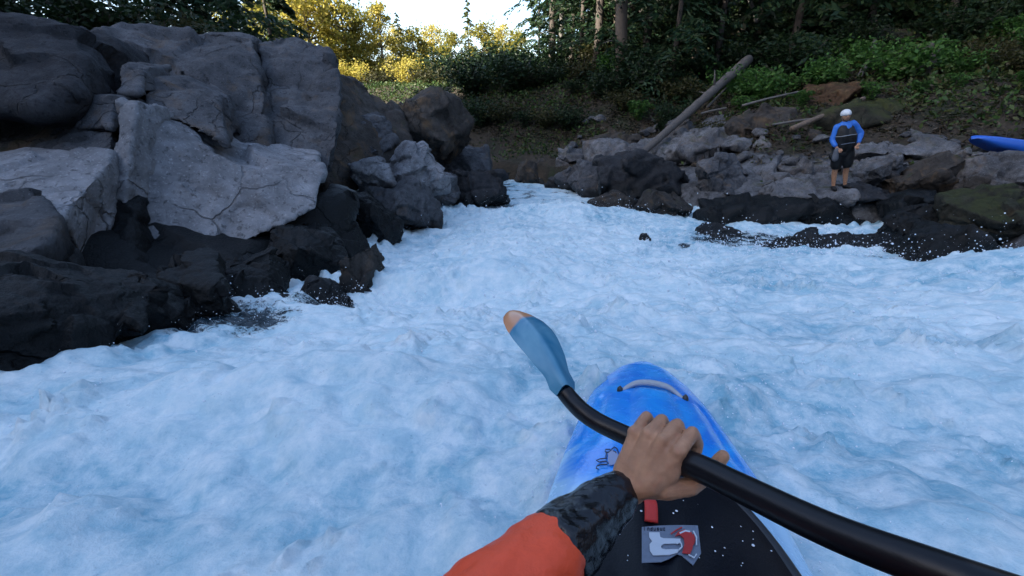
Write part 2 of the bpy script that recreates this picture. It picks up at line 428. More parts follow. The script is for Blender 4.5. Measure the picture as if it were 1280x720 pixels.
# foam piles against the hull
ring = np.exp(-((np.abs(lp[:, 0])-kwid-.05)/.06)**2)*((lp[:, 1] > -1.2) & (lp[:, 1] < 1.4))
wz = wz+ring*.030*(1+1.4*fbm(wp, 12, 3, .65, seed=73))
HULL_EDGE = np.where((ring > .3) & (lp[:, 1] > .2))[0]; FROTH = np.where((lip*foam > .06) & (wy > .9) & (wy < 12) & (wx < 7))[0]
mw = mesh_np('river_water', np.stack([wx, wy, wz], 1), wf)
attr(mw, 'foam', foam); attr(mw, 'thick', np.clip(.36+1.9*h+.9*fbm(wp, .7, 5, .6, seed=81)+.38*np.exp(-(((wx-.2)/3.2)**2+((wy-6.5)/4.0)**2))+.10*sstep(.1, -1.5, wx)-.25*np.exp(-(((wx-1.5)/.9)**2+((wy-1.7)/.7)**2)), 0, 1))
s = NT('white_water'); p = s.pos()
fo = s.attr('foam'); th = s.attr('thick')
n1 = s.noise(6, 9, .74, p, .15); n2 = s.noise(38, 6, .7, p, .3); n3 = s.noise(130, 4, .7, p)
deep = s.mix(s.noise(2, 4, .6, p), (.12, .33, .45), (.24, .48, .60))
foamc = s.mix(s.maprange(s.math('ADD', th, s.math('MULTIPLY', s.math('SUBTRACT', n2, .5), .5)), .12, .72), deep, (.72, .85, .88))
foamc = s.mix(s.maprange(n1, .40, .62, 0, .6), s.mix(.40, foamc, (.22, .46, .58)), (.88, .92, .92))
water = s.mix(s.maprange(n1, .4, .7), (.006, .014, .020), (.025, .05, .07))
fe = s.math('ADD', fo, s.math('MULTIPLY', s.math('SUBTRACT', n2, .5), 1.1))
ff = s.maprange(fe, .30, .52)
foamc = s.mix(s.maprange(s.noise(40, 5, .7, p, .3), .63, .72, 0, .45), foamc, (.10, .22, .33))
c = s.mix(ff, water, foamc)
hh = s.math('ADD', s.math('MULTIPLY', n1, .55), s.math('ADD', s.math('MULTIPLY', n2, .35), s.math('MULTIPLY', n3, .12)))
hh = s.math('MULTIPLY', hh, s.maprange(ff, 0, 1, .5, 1))
s.set(Base_Color=c, Roughness=s.maprange(ff, 0, 1, .07, .55), IOR=1.33, Specular_IOR_Level=s.maprange(ff, 0, 1, .6, .35), Normal=s.bump(hh, .6, .025))
s.b.inputs['Subsurface Weight'].default_value = 0
M['water'] = s.m; setmat(mw, s.m)
obj('river_water', mw, kind='structure')

# ------------------------------------------------------------------ rocks
def finish_rock(me, seed, amp, mat, joints=3, jd=.03, wetoff=.25, wetall=None, chip=1.0):
    c = coords(me); nrm = normals(me)
    size = float((c.max(0)-c.min(0)).max())
    rs = np.random.RandomState(seed)
    d = amp*(fbm(c, 1.3/max(size, .3)*2, 4, .55, seed=seed)*1.0+.6*fbm(c, 9/max(size, .5)*1.4, 5, .6, seed=seed+3))
    ctr = c.mean(0)
    K = 34; lo_, hi_ = c.min(0), c.max(0); sd_ = lo_+(hi_-lo_)*rs.rand(K, 3); wq = c+.06*size*np.stack([fbm(c, 2.2/size, 3, seed=seed+31), fbm(c, 2.2/size, 3, seed=seed+32), fbm(c, 2.2/size, 3, seed=seed+33)], 1)
    best = np.full(len(c), 1e9); idx = np.zeros(len(c), int)
    for k_ in range(K):
        q_ = ((wq-sd_[k_])**2).sum(1); m_ = q_ < best; best[m_] = q_[m_]; idx[m_] = k_
    gv = rs.normal(size=(K, 3))*.16; of = rs.uniform(-1, 1, K)*.018*size
    d += chip*(((c-sd_[idx])*gv[idx]).sum(1)+of[idx])
    for j in range(joints):
        n = rs.normal(size=3); n[2] *= (.35 if j % 2 else 2.2); n /= np.linalg.norm(n)
        off = rs.uniform(-.3, .3)*size
        q = np.abs((c-ctr) @ n-off+.05*size*fbm(c, 2/size, 3, seed=seed+j*7))
        d -= jd*np.exp(-(q/(.018*size+.008))**2)
        side = ((c-ctr) @ n-off) > 0
        d += np.where(side, amp*.35*rs.uniform(-1, 1), 0)*sstep(0, .02*size+.01, q)
    c = c+nrm*d[:, None]; set_co(me, c)
    wl = np.interp(c[:, 1], WY, WZ)
    w = sstep(wetoff+.18, wetoff-.12, c[:, 2]-wl+.3*fbm(c, 1.6, 3, seed=seed+9))
    if wetall is not None: w = np.maximum(w, wetall)
    attr(me, 'wet', w); setmat(me, mat)
    return me
def place(me, name, label, group=None, cat='rock'):
    """origin at the rock's own base centre"""
    c = coords(me); o = np.array([(c[:, 0].min()+c[:, 0].max())/2, (c[:, 1].min()+c[:, 1].max())/2, c[:, 2].min()])
    set_co(me, c-o)
    ob = obj(name, me, label=label, cat=cat, group=group); ob.location = o
    return ob
def slab(name, label, pts, ext, mat, vox=.05, amp=.06, seed=1, joints=3, jd=.03, soft=2, wetoff=.25, wetall=None, group='bedrock blocks of the left bank', cat='rock'):
    """rock block: an outline of points in space pushed back along ext"""
    f = [P(*q) for q in pts]; e = Vector(ext)
    bm = bmesh.new()
    ctr = sum(f, Vector())/len(f)
    a = [bm.verts.new(q) for q in f]; b = [bm.verts.new(ctr+(q-ctr)*.93+e) for q in f]
    ca = bm.verts.new(ctr-e.normalized()*.05*(f[0]-ctr).length); cb = bm.verts.new(ctr+e)
    n = len(a)
    for i in range(n):
        j = (i+1) % n
        bm.faces.new((a[i], a[j], b[j], b[i])); bm.faces.new((ca, a[j], a[i])); bm.faces.new((cb, b[i], b[j]))
    me = remesh(bm_mesh(bm), vox, soft, .5)
    return place(finish_rock(me, seed, amp, mat, joints, jd, wetoff, wetall, .45), name, label, group, cat)
def boulder(name, label, px, py, t, wpx, hpx, mat, deep=.8, seed=1, flat=0, yaw=0, joints=1, group=None, amp=None, pts=16, wetoff=.2, wetall=None, cat='rock', lean=0, box=.5):
    c0 = P(px, py, t); w = wpx/FPX*t; h = hpx/FPX*t; d = w*deep
    rs = np.random.RandomState(seed)
    q = rs.normal(size=(pts, 3)); q /= np.linalg.norm(q, axis=1)[:, None]
    k = 2+box*4
    q = q/((np.abs(q)**k).sum(1)**(1/k))[:, None]
    bm = bmesh.new()
    for v in q: bm.verts.new(v)
    bmesh.ops.convex_hull(bm, input=bm.verts)
    bm.verts.ensure_lookup_table()
    for v in [v for v in bm.verts if not v.link_faces]: bm.verts.remove(v)
    cc = np.array([v.co[:] for v in bm.verts]); lo, hi = cc.min(0), cc.max(0)
    R = Euler((0, lean, yaw)).to_matrix()
    for v in bm.verts:
        u = [(v.co[i]-lo[i])/(hi[i]-lo[i])-.5 for i in range(3)]
        v.co = c0+R@Vector((u[0]*w, u[1]*d, u[2]*h))+Vector((0, d*.35, 0))
    sz = max(w, d, h)
    me = remesh(bm_mesh(bm), max(sz/58, .016), 1, .5)
    return place(finish_rock(me, seed, amp if amp is not None else sz*.045, mat, joints+2, sz*.014, wetoff, wetall), name, label, group, cat)

# --- left bank
slab('bedrock_block', 'near pale flat-topped block at the left edge, just above the foam',
     [(-150, 345, 2.55), (0, 332, 2.75), (62, 300, 3.0), (76, 268, 3.3), (48, 240, 3.7), (-150, 238, 3.6)], (-.1, .1, -1.15), M['rock_grey'], .035, .035, 11, 3, .02, wetoff=.62)
slab('bedrock_slab', 'broad pale flat slab with a notched edge on the left, over the dark hollow',
     [(-150, 250, 3.7), (0, 243, 3.85), (78, 270, 3.7), (100, 246, 3.9), (140, 200, 4.3), (140, 186, 4.5), (70, 186, 4.7), (-150, 196, 4.6)], (-.1, .15, -.50), M['rock_pale'], .035, .03, 12, 3, .02, wetall=0, wetoff=-3)
slab('bedrock_slab', 'pale stepped slab with broken edges, next up behind the notched flat slab',
     [(20, 190, 4.75), (140, 188, 4.65), (142, 160, 4.9), (108, 152, 5.0), (72, 150, 5.1), (45, 168, 5.0)], (-.1, .3, -.4), M['rock_grey'], .035, .05, 13, 4, .03, wetoff=-3)
slab('bedrock_block', 'squarish grey block with an orange stain, left of the narrow upright column',
     [(88, 160, 4.9), (140, 162, 4.8), (142, 118, 4.9), (98, 116, 5.0)], (-.1, .8, -.1), M['rock_grey'], .035, .04, 14, 2, .02, wetoff=-3)
slab('bedrock_block', 'dark blocky outcrop with split faces, highest at the left edge',
     [(-160, 140, 4.4), (50, 142, 4.5), (88, 118, 4.75), (104, 80, 4.9), (96, 40, 5.2), (20, 26, 5.2), (-160, 24, 5.0)], (-.3, 1.5, -.1), M['rock_dark'], .05, .11, 15, 5, .05, wetoff=-3)
slab('bedrock_block', 'low brown and dark ledge under the highest outcrop, at the left edge',
     [(-160, 200, 4.7), (40, 196, 4.8), (100, 150, 5.0), (60, 130, 5.1), (-160, 130, 4.9)], (-.1, .7, -.2), M['rock_brown'], .05, .08, 16, 3, .04, wetoff=-3)
slab('bedrock_column', 'narrow upright column between two deep cracks, left of the great smooth face',
     [(141, 250, 4.45), (158, 256, 4.45), (163, 200, 4.5), (172, 124, 4.7), (146, 124, 4.7), (143, 170, 4.6)], (-.1, .8, -.1), M['rock_pale'], .03, .03, 17, 3, .02, wetoff=.6)
slab('bedrock_block', 'great smooth grey face with a rounded lower edge, right of the upright column',
     [(166, 326, 4.55), (215, 336, 4.6), (262, 330, 4.75), (330, 296, 5.0), (396, 262, 5.3), (408, 212, 5.6), (330, 206, 5.4), (282, 196, 5.2), (262, 180, 5.15), (222, 160, 5.1), (176, 150, 4.9)], (-.7, 1.7, .1), M['rock_pale'], .045, .05, 18, 2, .03, 3, wetoff=.35)
slab('bedrock_block', 'slanting grey block under the rounded cliff top, split off by a long crack',
     [(176, 146, 5.1), (225, 154, 5.2), (266, 174, 5.3), (284, 188, 5.35), (278, 120, 5.8), (230, 92, 5.9), (180, 92, 5.6)], (-.6, 1.5, .1), M['rock_grey'], .045, .05, 19, 2, .03, wetoff=-3)
slab('bedrock_block', 'upright grey block above the narrow column, left of the slanting block',
     [(144, 120, 5.1), (174, 120, 5.1), (180, 84, 5.4), (150, 80, 5.4)], (-.3, 1.0, .1), M['rock_grey'], .035, .04, 20, 1, .02, wetoff=-3)
slab('bedrock_block', 'massive grey cliff block behind the slanting block, with a level top',
     [(104, 112, 5.9), (180, 104, 6.2), (285, 190, 6.4), (330, 210, 6.4), (336, 120, 6.8), (318, 44, 7.3), (262, 32, 7.2), (190, 30, 6.9), (150, 26, 6.6), (102, 42, 6.1)], (-1.2, 2.6, -.2), M['rock_grey'], .06, .12, 21, 6, .05, 1, wetoff=-3)
slab('bedrock_block', 'tall grey buttress forming the right corner of the left cliff',
     [(318, 214, 6.6), (412, 222, 6.7), (424, 160, 6.9), (430, 104, 7.4), (412, 62, 7.8), (360, 40, 8.0), (322, 52, 7.6)], (-.9, 2.4, -.2), M['rock_grey'], .06, .12, 25, 6, .05, 1, wetoff=-3)
slab('bedrock_block', 'brownish set-back cliff shoulder right of the tall grey buttress',
     [(405, 236, 8.6), (470, 226, 9.6), (520, 190, 10.8), (505, 140, 11.6), (450, 104, 11.2), (400, 96, 9.6)], (-1.2, 2.8, -.2), M['rock_brown'], .07, .14, 26, 6, .05, 1, wetoff=-3)
slab('bedrock_wall', 'shade-blackened wet wall in the deep hollow under the left bank blocks',
     [(-250, 600, 1.9), (0, 560, 2.5), (110, 510, 3.0), (262, 450, 3.7), (330, 415, 4.6), (425, 350, 5.6), (432, 250, 6.4), (330, 250, 5.9), (150, 240, 4.95), (40, 300, 4.0), (-250, 320, 3.4)], (-1.2, 1.0, -.1), M['rock_shade_black'], .07, .09, 22, 3, .05, wetall=1, wetoff=2)  # shade of the undercut is painted into this wall's wet black
slab('bedrock_block', 'shade-blackened upright rib standing in the dark hollow below the narrow column',
     [(128, 380, 4.1), (164, 392, 4.05), (166, 250, 4.45), (138, 236, 4.5)], (-.2, .9, -.05), M['rock_shade_black'], .04, .06, 23, 2, .03, wetall=.8, wetoff=2)
slab('bedrock_block', 'shade-darkened wet block low in the hollow, at the left foot of the black rib',
     [(60, 420, 3.3), (140, 410, 3.6), (118, 350, 3.8), (92, 330, 3.9), (60, 350, 3.6)], (-.3, .7, -.4), M['rock_shade_black'], .04, .06, 24, 2, .03, wetall=.7, wetoff=2)
LG = 'loose rocks along the left waterline'
boulder('wet_rock', 'shade-blackened wet block at the left edge, lowest against the foam', -20, 440, 2.25, 230, 150, M['rock_shade_black'], 1.1, 51, joints=3, group=LG, wetall=1, box=.8, yaw=.3)
boulder('wet_rock', 'shade-blackened wet block right of the lowest one at the left edge', 112, 432, 2.75, 150, 112, M['rock_shade_black'], 1.1, 52, joints=3, group=LG, wetall=1, box=.8, yaw=-.3)
boulder('wet_rock', 'shade-blackened wet block in shadow under the upright column', 196, 396, 3.3, 130, 100, M['rock_shade_black'], 1.1, 53, joints=3, group=LG, wetall=1, box=.8, yaw=.5)
boulder('wet_rock', 'shade-blackened wet block under the middle of the great smooth face', 282, 378, 3.9, 120, 90, M['rock_shade_black'], 1.1, 54, joints=3, group=LG, wetall=1, box=.7, yaw=.1)
boulder('wet_rock', 'shade-blackened wet block below the right end of the great smooth face', 362, 336, 4.9, 110, 90, M['rock_shade_black'], 1.0, 55, joints=3, group=LG, wetall=1, box=.7, yaw=.8)
boulder('wet_rock', 'pointed brown wedge of rock standing out of the foam on the left', 449, 362, 4.55, 74, 92, M['rock_brown'], .9, 31, yaw=.5, joints=2, group=LG, wetoff=.15, wetall=.35, pts=11)
boulder('wet_rock', 'low dark wet rock left of the pointed wedge, laced with foam', 396, 385, 4.1, 74, 62, M['rock_dark'], .8, 32, joints=1, group=LG, wetall=.8)
boulder('wet_rock', 'dark wet rock in splashing water at the foot of the black wall', 330, 405, 3.9, 96, 60, M['rock_dark'], .8, 33, joints=1, group=LG, wetall=.9)
boulder('wet_rock', 'flat half-drowned rock nearest the left foam edge', 218, 446, 3.05, 110, 44, M['rock_dark'], .8, 34, joints=1, group=LG, wetall=.9)
boulder('wet_rock', 'dark foot of rock between the black wall and the pale splash channel', 425, 318, 5.9, 60, 70, M['rock_shade_black'], 1, 35, group=LG, wetall=.8)
FG = 'grey boulders on the left bank beyond the black hollow'
boulder('boulder', 'large cracked grey boulder upstream of the great smooth face', 512, 218, 9.3, 84, 74, M['rock_pale'], 1, 36, joints=4, group=FG, yaw=.3, box=.8)
boulder('boulder', 'pale triangular boulder left of the large cracked one', 461, 228, 8.6, 62, 52, M['rock_pale'], 1, 37, group=FG, yaw=-.4)
boulder('boulder', 'tall dark grey boulder at the back of the left bank boulders', 446, 182, 9.8, 84, 70, M['rock_grey'], 1, 38, group=FG, joints=3)
boulder('boulder', 'blocky boulder with its foot in the white channel, below the pale triangular one', 500, 270, 8.6, 96, 70, M['rock_grey'], 1, 39, group=FG)
boulder('boulder', 'brown shaded outcrop behind the large cracked boulder', 530, 166, 12.0, 120, 84, M['rock_brown'], 1, 40, group=FG, joints=4)
boulder('boulder', 'square dark rock at the river mouth, furthest of the left bank boulders', 597, 245, 12.3, 84, 56, M['rock_dark'], .9, 41, group=FG, box=.9, wetoff=.3)
boulder('boulder', 'dark wet boulder beside the white channel, between pale boulders and black wall', 452, 290, 7.4, 84, 90, M['rock_shade_black'], 1, 56, group=FG, wetall=.8)
boulder('boulder', 'grey boulder stacked behind the square dark rock at the river mouth', 575, 216, 13.6, 90, 60, M['rock_grey'], 1, 57, group=FG, joints=3, box=.7)
boulder('boulder', 'weathered boulder on the waterline between the cracked boulder and the square dark rock', 548, 240, 11.4, 50, 44, M['rock_grey'], .9, 42, group=FG)

# --- right bank rocks: (label, px, py, t, w, h, mat, kwargs)
RG = 'boulders and ledges of the right bank'
R = [
 ('long dark undercut boulder on the far waterline, tilted grey roof', 812, 232, 12.6, 124, 62, 'rock_dark', dict(deep=.6, joints=3, box=.8, wetoff=.5)),
 ('pale grey boulder with a flat lit top, right end of the dark undercut boulder', 905, 232, 11.6, 64, 52, 'rock_grey', dict(deep=.9, box=.7)),
 ('rounded grey boulder left of the dark undercut one', 742, 232, 14.0, 66, 40, 'rock_grey', dict(deep=.9)),
 ('small dark boulder at the far river mouth, leftmost of the right bank', 706, 236, 15.5, 44, 24, 'rock_dark', dict()),
 ('low brown rock island in midstream, long and flat', 772, 262, 12.0, 66, 30, 'rock_brown', dict(deep=.7, wetall=.5)),
 ('brown humped midstream rock right of the long flat island', 832, 267, 11.2, 70, 40, 'rock_brown', dict(deep=.8, wetall=.45)),
 ('smallest dark midstream rock left of the long flat island', 726, 263, 12.6, 26, 14, 'rock_dark', dict(deep=.8, wetall=.7)),
 ('little wet midstream rock just behind the brown humped one', 797, 256, 12.6, 40, 14, 'rock_dark', dict(deep=.8, wetall=.7)),
 ('pale fractured ledge above the far undercut boulder', 800, 200, 14.6, 150, 40, 'rock_bank', dict(deep=.6, joints=5, box=.8)),
 ('broad sloping pale ledge with black lichen specks, right of the log foot', 905, 192, 13.4, 150, 48, 'rock_bank', dict(deep=.7, joints=5, box=.7)),
 ('brown lump of rock where the big log touches down', 770, 190, 15.6, 70, 34, 'rock_brown', dict(joints=2)),
 ('shelf of broken pale rock left of the standing person', 984, 200, 12.6, 100, 40, 'rock_bank', dict(deep=.8, joints=5, box=.7)),
 ('blocky grey rock under the broken shelf, left below the person', 960, 238, 11.4, 84, 40, 'rock_bank', dict(joints=3, box=.9)),
 ('flat-topped grey ledge that the person stands on', 1042, 252, 10.45, 150, 34, 'rock_bank', dict(deep=.75, joints=2, box=1.0, flat=1, wetoff=.1)),
 ('rounded ledge just behind the person', 1030, 218, 11.6, 110, 30, 'rock_bank', dict(deep=.8, joints=2, box=.8)),
 ('black wet shelf at the waterline below the person', 1000, 272, 10.0, 215, 32, 'rock_shade_black', dict(deep=.35, joints=3, box=.9, wetall=.8)),
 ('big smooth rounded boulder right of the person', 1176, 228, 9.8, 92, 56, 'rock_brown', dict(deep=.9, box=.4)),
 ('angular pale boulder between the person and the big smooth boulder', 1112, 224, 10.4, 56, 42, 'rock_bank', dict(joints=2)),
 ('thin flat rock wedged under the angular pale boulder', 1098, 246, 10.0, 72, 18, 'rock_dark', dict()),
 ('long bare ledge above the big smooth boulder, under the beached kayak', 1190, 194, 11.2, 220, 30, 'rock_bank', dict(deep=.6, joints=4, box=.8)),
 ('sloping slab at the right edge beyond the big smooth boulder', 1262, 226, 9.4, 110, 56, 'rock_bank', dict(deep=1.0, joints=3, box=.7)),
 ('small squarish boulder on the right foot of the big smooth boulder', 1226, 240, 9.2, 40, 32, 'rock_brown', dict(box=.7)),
 ('black wet hump of rock at the waterline, left of the mossy one', 1186, 296, 7.6, 96, 58, 'rock_shade_black', dict(deep=1, wetall=.8, box=.4)),
 ('black shelf of rock behind the two waterline humps', 1190, 272, 9.1, 130, 40, 'rock_shade_black', dict(deep=.6, joints=3, wetall=.8, box=.8)),
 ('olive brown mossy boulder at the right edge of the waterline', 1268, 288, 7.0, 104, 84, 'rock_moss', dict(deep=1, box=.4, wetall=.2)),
 ('black lower boulder under the olive mossy one, touching the foam', 1212, 322, 6.4, 120, 56, 'rock_shade_black', dict(deep=1, wetall=.8, box=.4)),
 ('dark drowned rock in the splashing pour-over on the right', 1090, 334, 7.2, 150, 38, 'rock_dark', dict(deep=.8, joints=2, wetall=.9)),
 ('dark dripping rock left of the drowned pour-over rock', 996, 328, 7.6, 84, 36, 'rock_dark', dict(deep=.8, wetall=.9)),
 ('dark rock tip in rippled water right of the midstream hump', 912, 300, 8.6, 60, 16, 'rock_dark', dict(wetall=.9)),
 ('small black fang of rock breaking the middle of the foam slope', 806, 305, 8.2, 22, 18, 'rock_dark', dict(wetall=.9)),
 ('reddish brown boulder on the slope above and left of the helmet', 1046, 122, 13.8, 76, 30, 'rock_rust', dict(deep=.8)),
 ('long mossy hummock of rock behind the person', 1120, 158, 12.8, 190, 42, 'rock_moss', dict(deep=.5, joints=2)),
 ('tan earthy hummock of rock left of the person', 960, 158, 13.4, 110, 40, 'rock_brown', dict(deep=.6, joints=2)),
 ('pale lichen-spotted ledge behind the person on the right', 1150, 178, 12.2, 120, 22, 'rock_bank', dict(deep=.6, joints=5, box=.8)),
 ('mossy rock above the beached kayak', 1240, 140, 12.6, 130, 46, 'rock_moss', dict(deep=.6, joints=2)),
 ('mossy ledge high on the slope over the curved dead trunk', 1120, 48, 17.0, 130, 24, 'rock_moss', dict(deep=.5, joints=2)),
 ('grey boulder on the far waterline left of the rounded grey one', 716, 224, 15.2, 50, 34, 'rock_grey', dict(deep=.9)),
 ('brown broken rock on the far waterline, nearest the river bend', 672, 224, 16.6, 56, 30, 'rock_brown', dict(deep=.8, joints=2)),
 ('pale angular rock on the bank above the far waterline boulders', 728, 204, 16.4, 70, 28, 'rock_bank', dict(deep=.7, joints=3)),
 ('dark low rock across the head of the river bend', 628, 222, 17.6, 70, 26, 'rock_dark', dict(deep=.6)),
 ('tilted pale rock above the log foot', 860, 170, 15.4, 60, 30, 'rock_bank', dict(joints=2)),
 ('cracked pale rock between the log foot and the tan hummock', 905, 160, 15.0, 50, 24, 'rock_bank', dict(joints=2)),
]
for i, (lab, px, py, t, w, h, mt, kw_) in enumerate(R):
    nm = 'ledge' if 'ledge' in lab.split(',')[0] or 'shelf' in lab.split(',')[0] else ('boulder' if w*t > 500 else 'rock')
    boulder(nm, lab, px, py, t, w, h*1.25, M[mt], seed=100+i, group=RG, cat='rock', **kw_)
# loose stones between the ledges
rs = np.random.RandomState(5)
stones = ['grey', 'brown', 'dark']
protos = []
for k in range(6):
    bm = bmesh.new()
    q = rs.normal(size=(13, 3)); q /= np.linalg.norm(q, axis=1)[:, None]; q = q*[1, .8, .55]
    for v in q: bm.verts.new(v)
    bmesh.ops.convex_hull(bm, input=bm.verts)
    for v in [v for v in bm.verts if not v.link_faces]: bm.verts.remove(v)
    me = remesh(bm_mesh(bm), .11, 2); c = coords(me); c += normals(me)*(.06*fbm(c, 2.5, 3, seed=k))[:, None]; set_co(me, c)
    attr(me, 'wet', np.zeros(len(c))); setmat(me, M[['rock_bank', 'rock_brown', 'rock_grey'][k % 3]]); protos.append(me)
n = 0
for k in range(700):
    x = rs.uniform(2.2, 14); y = rs.uniform(8.5, 20)
    a = np.array([x]); b = np.array([y])
    d = float(pdist(a, b, RB)[0])
    if inside(a, b)[0] or d > 3.6 or d < .3 or abs(x-7.5) < .5 and abs(y-10.2) < .6: continue
    o = obj('stone', protos[rs.randint(6)], label='small loose stone lying among the ledges of the right bank', cat='stone', group='loose stones on the right bank')
    r = rs.uniform(.08, .26)*(1 if rs.rand() < .8 else 1.5)
    o.location = (x, y, terr(x, y)+r*.2); o.rotation_euler = (rs.uniform(-.3, .3), rs.uniform(-.3, .3), rs.uniform(0, 6)); o.scale = (r, r, r)
    n += 1
    if n >= 110: break

# ------------------------------------------------------------------ driftwood
def log(name, label, a, b, ra, rb, mat, bend=.0, stubs=0, seed=0, group='fallen trunks and driftwood on the right bank', cat='log'):
    rs = np.random.RandomState(seed); a = P(*a); b = P(*b); n = 26; pts = []; rr = []
    side = (b-a).cross(Vector((0, 0, 1))).normalized(); L = (b-a).length
    for i in range(n+1):
        u = i/n
        pts.append((a.lerp(b, u)+side*bend*L*math.sin(u*3.1)*.6+Vector((0, 0, bend*L*math.sin(u*3.1))))-a)
        rr.append((ra+(rb-ra)*u)*(1+.07*rs.uniform(-1, 1)))
    me = tube(name, pts, rr, mat, 14)
    c = coords(me); c += normals(me)*(ra*.12*fbm(c, 2/ra*.3, 3, seed=seed))[:, None]; set_co(me, c)
    o = obj(name, me, label=label, cat=cat, group=group); o.location = a
    for k in range(stubs):
        i = rs.randint(4, n-2); d = Vector(rs.normal(size=3)); d.z = abs(d.z); d.normalize()
        L2 = rr[i]*rs.uniform(2, 5)
        obj('branch_stub', tube('branch_stub', [pts[i], pts[i]+d*L2*.5, pts[i]+d*L2+Vector((0, 0, .02))], [rr[i]*.3, rr[i]*.22, rr[i]*.1], mat, 7), o)
    return o
log('fallen_log', 'thick grey fallen trunk slanting down the slope to the pale ledges', (793, 200, 13.6), (936, 74, 16.6), .11, .17, M['log'], .0, 3, 1)
log('driftwood_pole', 'thin pale pole leaning along the right side of the thick fallen trunk', (884, 134, 15.6), (926, 92, 17.2), .035, .03, M['bark_grey'], .01, 0, 2)
log('driftwood_pole', 'straight brown pole slanting up behind the helmet', (990, 161, 12.4), (1080, 123, 13.4), .075, .06, M['log_brown'], 0, 0, 3)
log('driftwood_pole', 'short pale stick lying left of the brown pole', (966, 156, 12.6), (1022, 148, 12.7), .03, .03, M['bark_grey'], .01, 1, 4)
log('driftwood_branch', 'long thin bare branch lying across the slope below the green bushes', (928, 132, 14.4), (1046, 108, 15.2), .04, .03, M['bark_grey'], .02, 4, 5)
log('driftwood_branch', 'short pale branch lying right of the thick fallen trunk', (876, 142, 15.0), (908, 135, 15.0), .035, .025, M['bark_grey'], .02, 1, 6)
log('dead_tree', 'curved grey dead trunk rising between the green bushes', (1074, 97, 15.2), (1093, 50, 16.4), .09, .07, M['bark_grey'], .05, 1, 7, cat='dead trunk')
log('leaning_branch', 'pale dead branch leaning at the top edge above the thick fallen trunk', (946, 28, 19), (930, -12, 20), .09, .07, M['bark_grey'], .03, 1, 8, cat='dead trunk')
log('fallen_log', 'mossy horizontal log high on the slope over the curved dead trunk', (1052, 50, 17.0), (1176, 38, 17.6), .15, .13, M['log_brown'], .01, 2, 9)
log('dead_tree', 'short broken dark stump on the slope above the mossy hummock', (1164, 100, 14.4), (1160, 58, 14.8), .19, .16, M['bark'], 0, 2, 10, cat='stump')
log('dead_tree', 'grey weathered stump foot standing above the pale lichen ledge', (1158, 160, 12.9), (1154, 128, 13.0), .14, .11, M['bark_grey'], 0, 1, 11, cat='stump')
log('driftwood_branch', 'bleached stick caught on the slope right of the dark stump', (1140, 88, 14.3), (1156, 82, 14.2), .035, .02, M['bark_grey'], .03, 1, 12)
log('driftwood_branch', 'pale stick on the mossy rocks just above the beached kayak', (1246, 166, 11.2), (1276, 170, 11.0), .03, .03, M['bark_grey'], 0, 0, 13)
log('driftwood_pole', 'long weathered pole lying down the brown slope, leftmost on the right bank', (660, 214, 19.0), (752, 116, 23.0), .06, .05, M['bark_grey'], .02, 3, 14)
log('driftwood_pole', 'broken weathered pole on the brown slope right of the longest one', (704, 176, 20.0), (744, 138, 21.5), .06, .05, M['bark_grey'], .03, 2, 15)
log('driftwood_branch', 'thin stick lying low on the slope between pole and thick trunk', (818, 136, 17.5), (846, 133, 17.6), .03, .02, M['bark_grey'], .02, 1, 16)

# ------------------------------------------------------------------ leaves
def quads(centers, sizes, aspect, rs, spread=1.0, dirs=None, droop=0):
    n = len(centers)
    if dirs is None: dirs = rs.normal(size=(n, 3)); dirs[:, 2] -= droop
    dirs = dirs/np.linalg.norm(dirs, axis=1)[:, None]
    o = rs.normal(size=(n, 3))*spread; o -= dirs*(o*dirs).sum(1)[:, None]; o /= np.linalg.norm(o, axis=1)[:, None]+1e-9
    L = dirs*sizes[:, None]; W = o*(sizes*aspect)[:, None]
    v = np.stack([centers-L*.5, centers-L*.05+W*.5, centers+L*.5, centers-L*.05-W*.5], 1).reshape(-1, 3)
    return v, np.arange(n*4).reshape(-1, 4)
def conifer(seed, H, r0, low, mat, nb=90, per=95, spread=2.3, bark='bark'):
    rs = np.random.RandomState(seed); C_ = []; D_ = []
    for b in range(nb):
        z = low+(H-low)*(b/nb)**1.05+rs.uniform(-.15, .15); u = (z-low)/(H-low)
        R_ = spread*(1-u)**.75*rs.uniform(.65, 1.15)+.25; a = rs.uniform(0, 2*math.pi)
        q = np.sort(rs.rand(per)**.7); k = rs.normal(size=(per, 3))*[.0, .0, .0]
        dr = np.array([math.cos(a), math.sin(a)])
        base = np.zeros((per, 3)); base[:, 0] = dr[0]*R_*q; base[:, 1] = dr[1]*R_*q
        base[:, 2] = z+.25*R_*q-.55*R_*q**2
        side = rs.normal(size=per)*.28*R_*(1-q*.6)*.8
        base[:, 0] += -dr[1]*side; base[:, 1] += dr[0]*side; base[:, 2] += -np.abs(side)*.35+rs.normal(size=per)*.04
        d = np.stack([dr[0]*.7-dr[1]*np.sign(side), dr[1]*.7+dr[0]*np.sign(side), np.full(per, -.55)], 1)+rs.normal(size=(per, 3))*.35
        C_.append(base); D_.append(d)
    c = np.vstack(C_); d = np.vstack(D_)
    v, f = quads(c, rs.uniform(.16, .42, len(c)), .30, rs, dirs=d)
    crown = mesh_np('crown', v, f, M[mat], False)
    pts = [Vector((.03*H*.1*math.sin(i*.8+seed), .02*math.cos(i), H*i/10-.6)) for i in range(11)]
    tr = tube('trunk', pts, [r0*(1-.8*i/10)*(1.25 if i == 0 else 1) for i in range(11)], M[bark], 12)
    return crown, tr
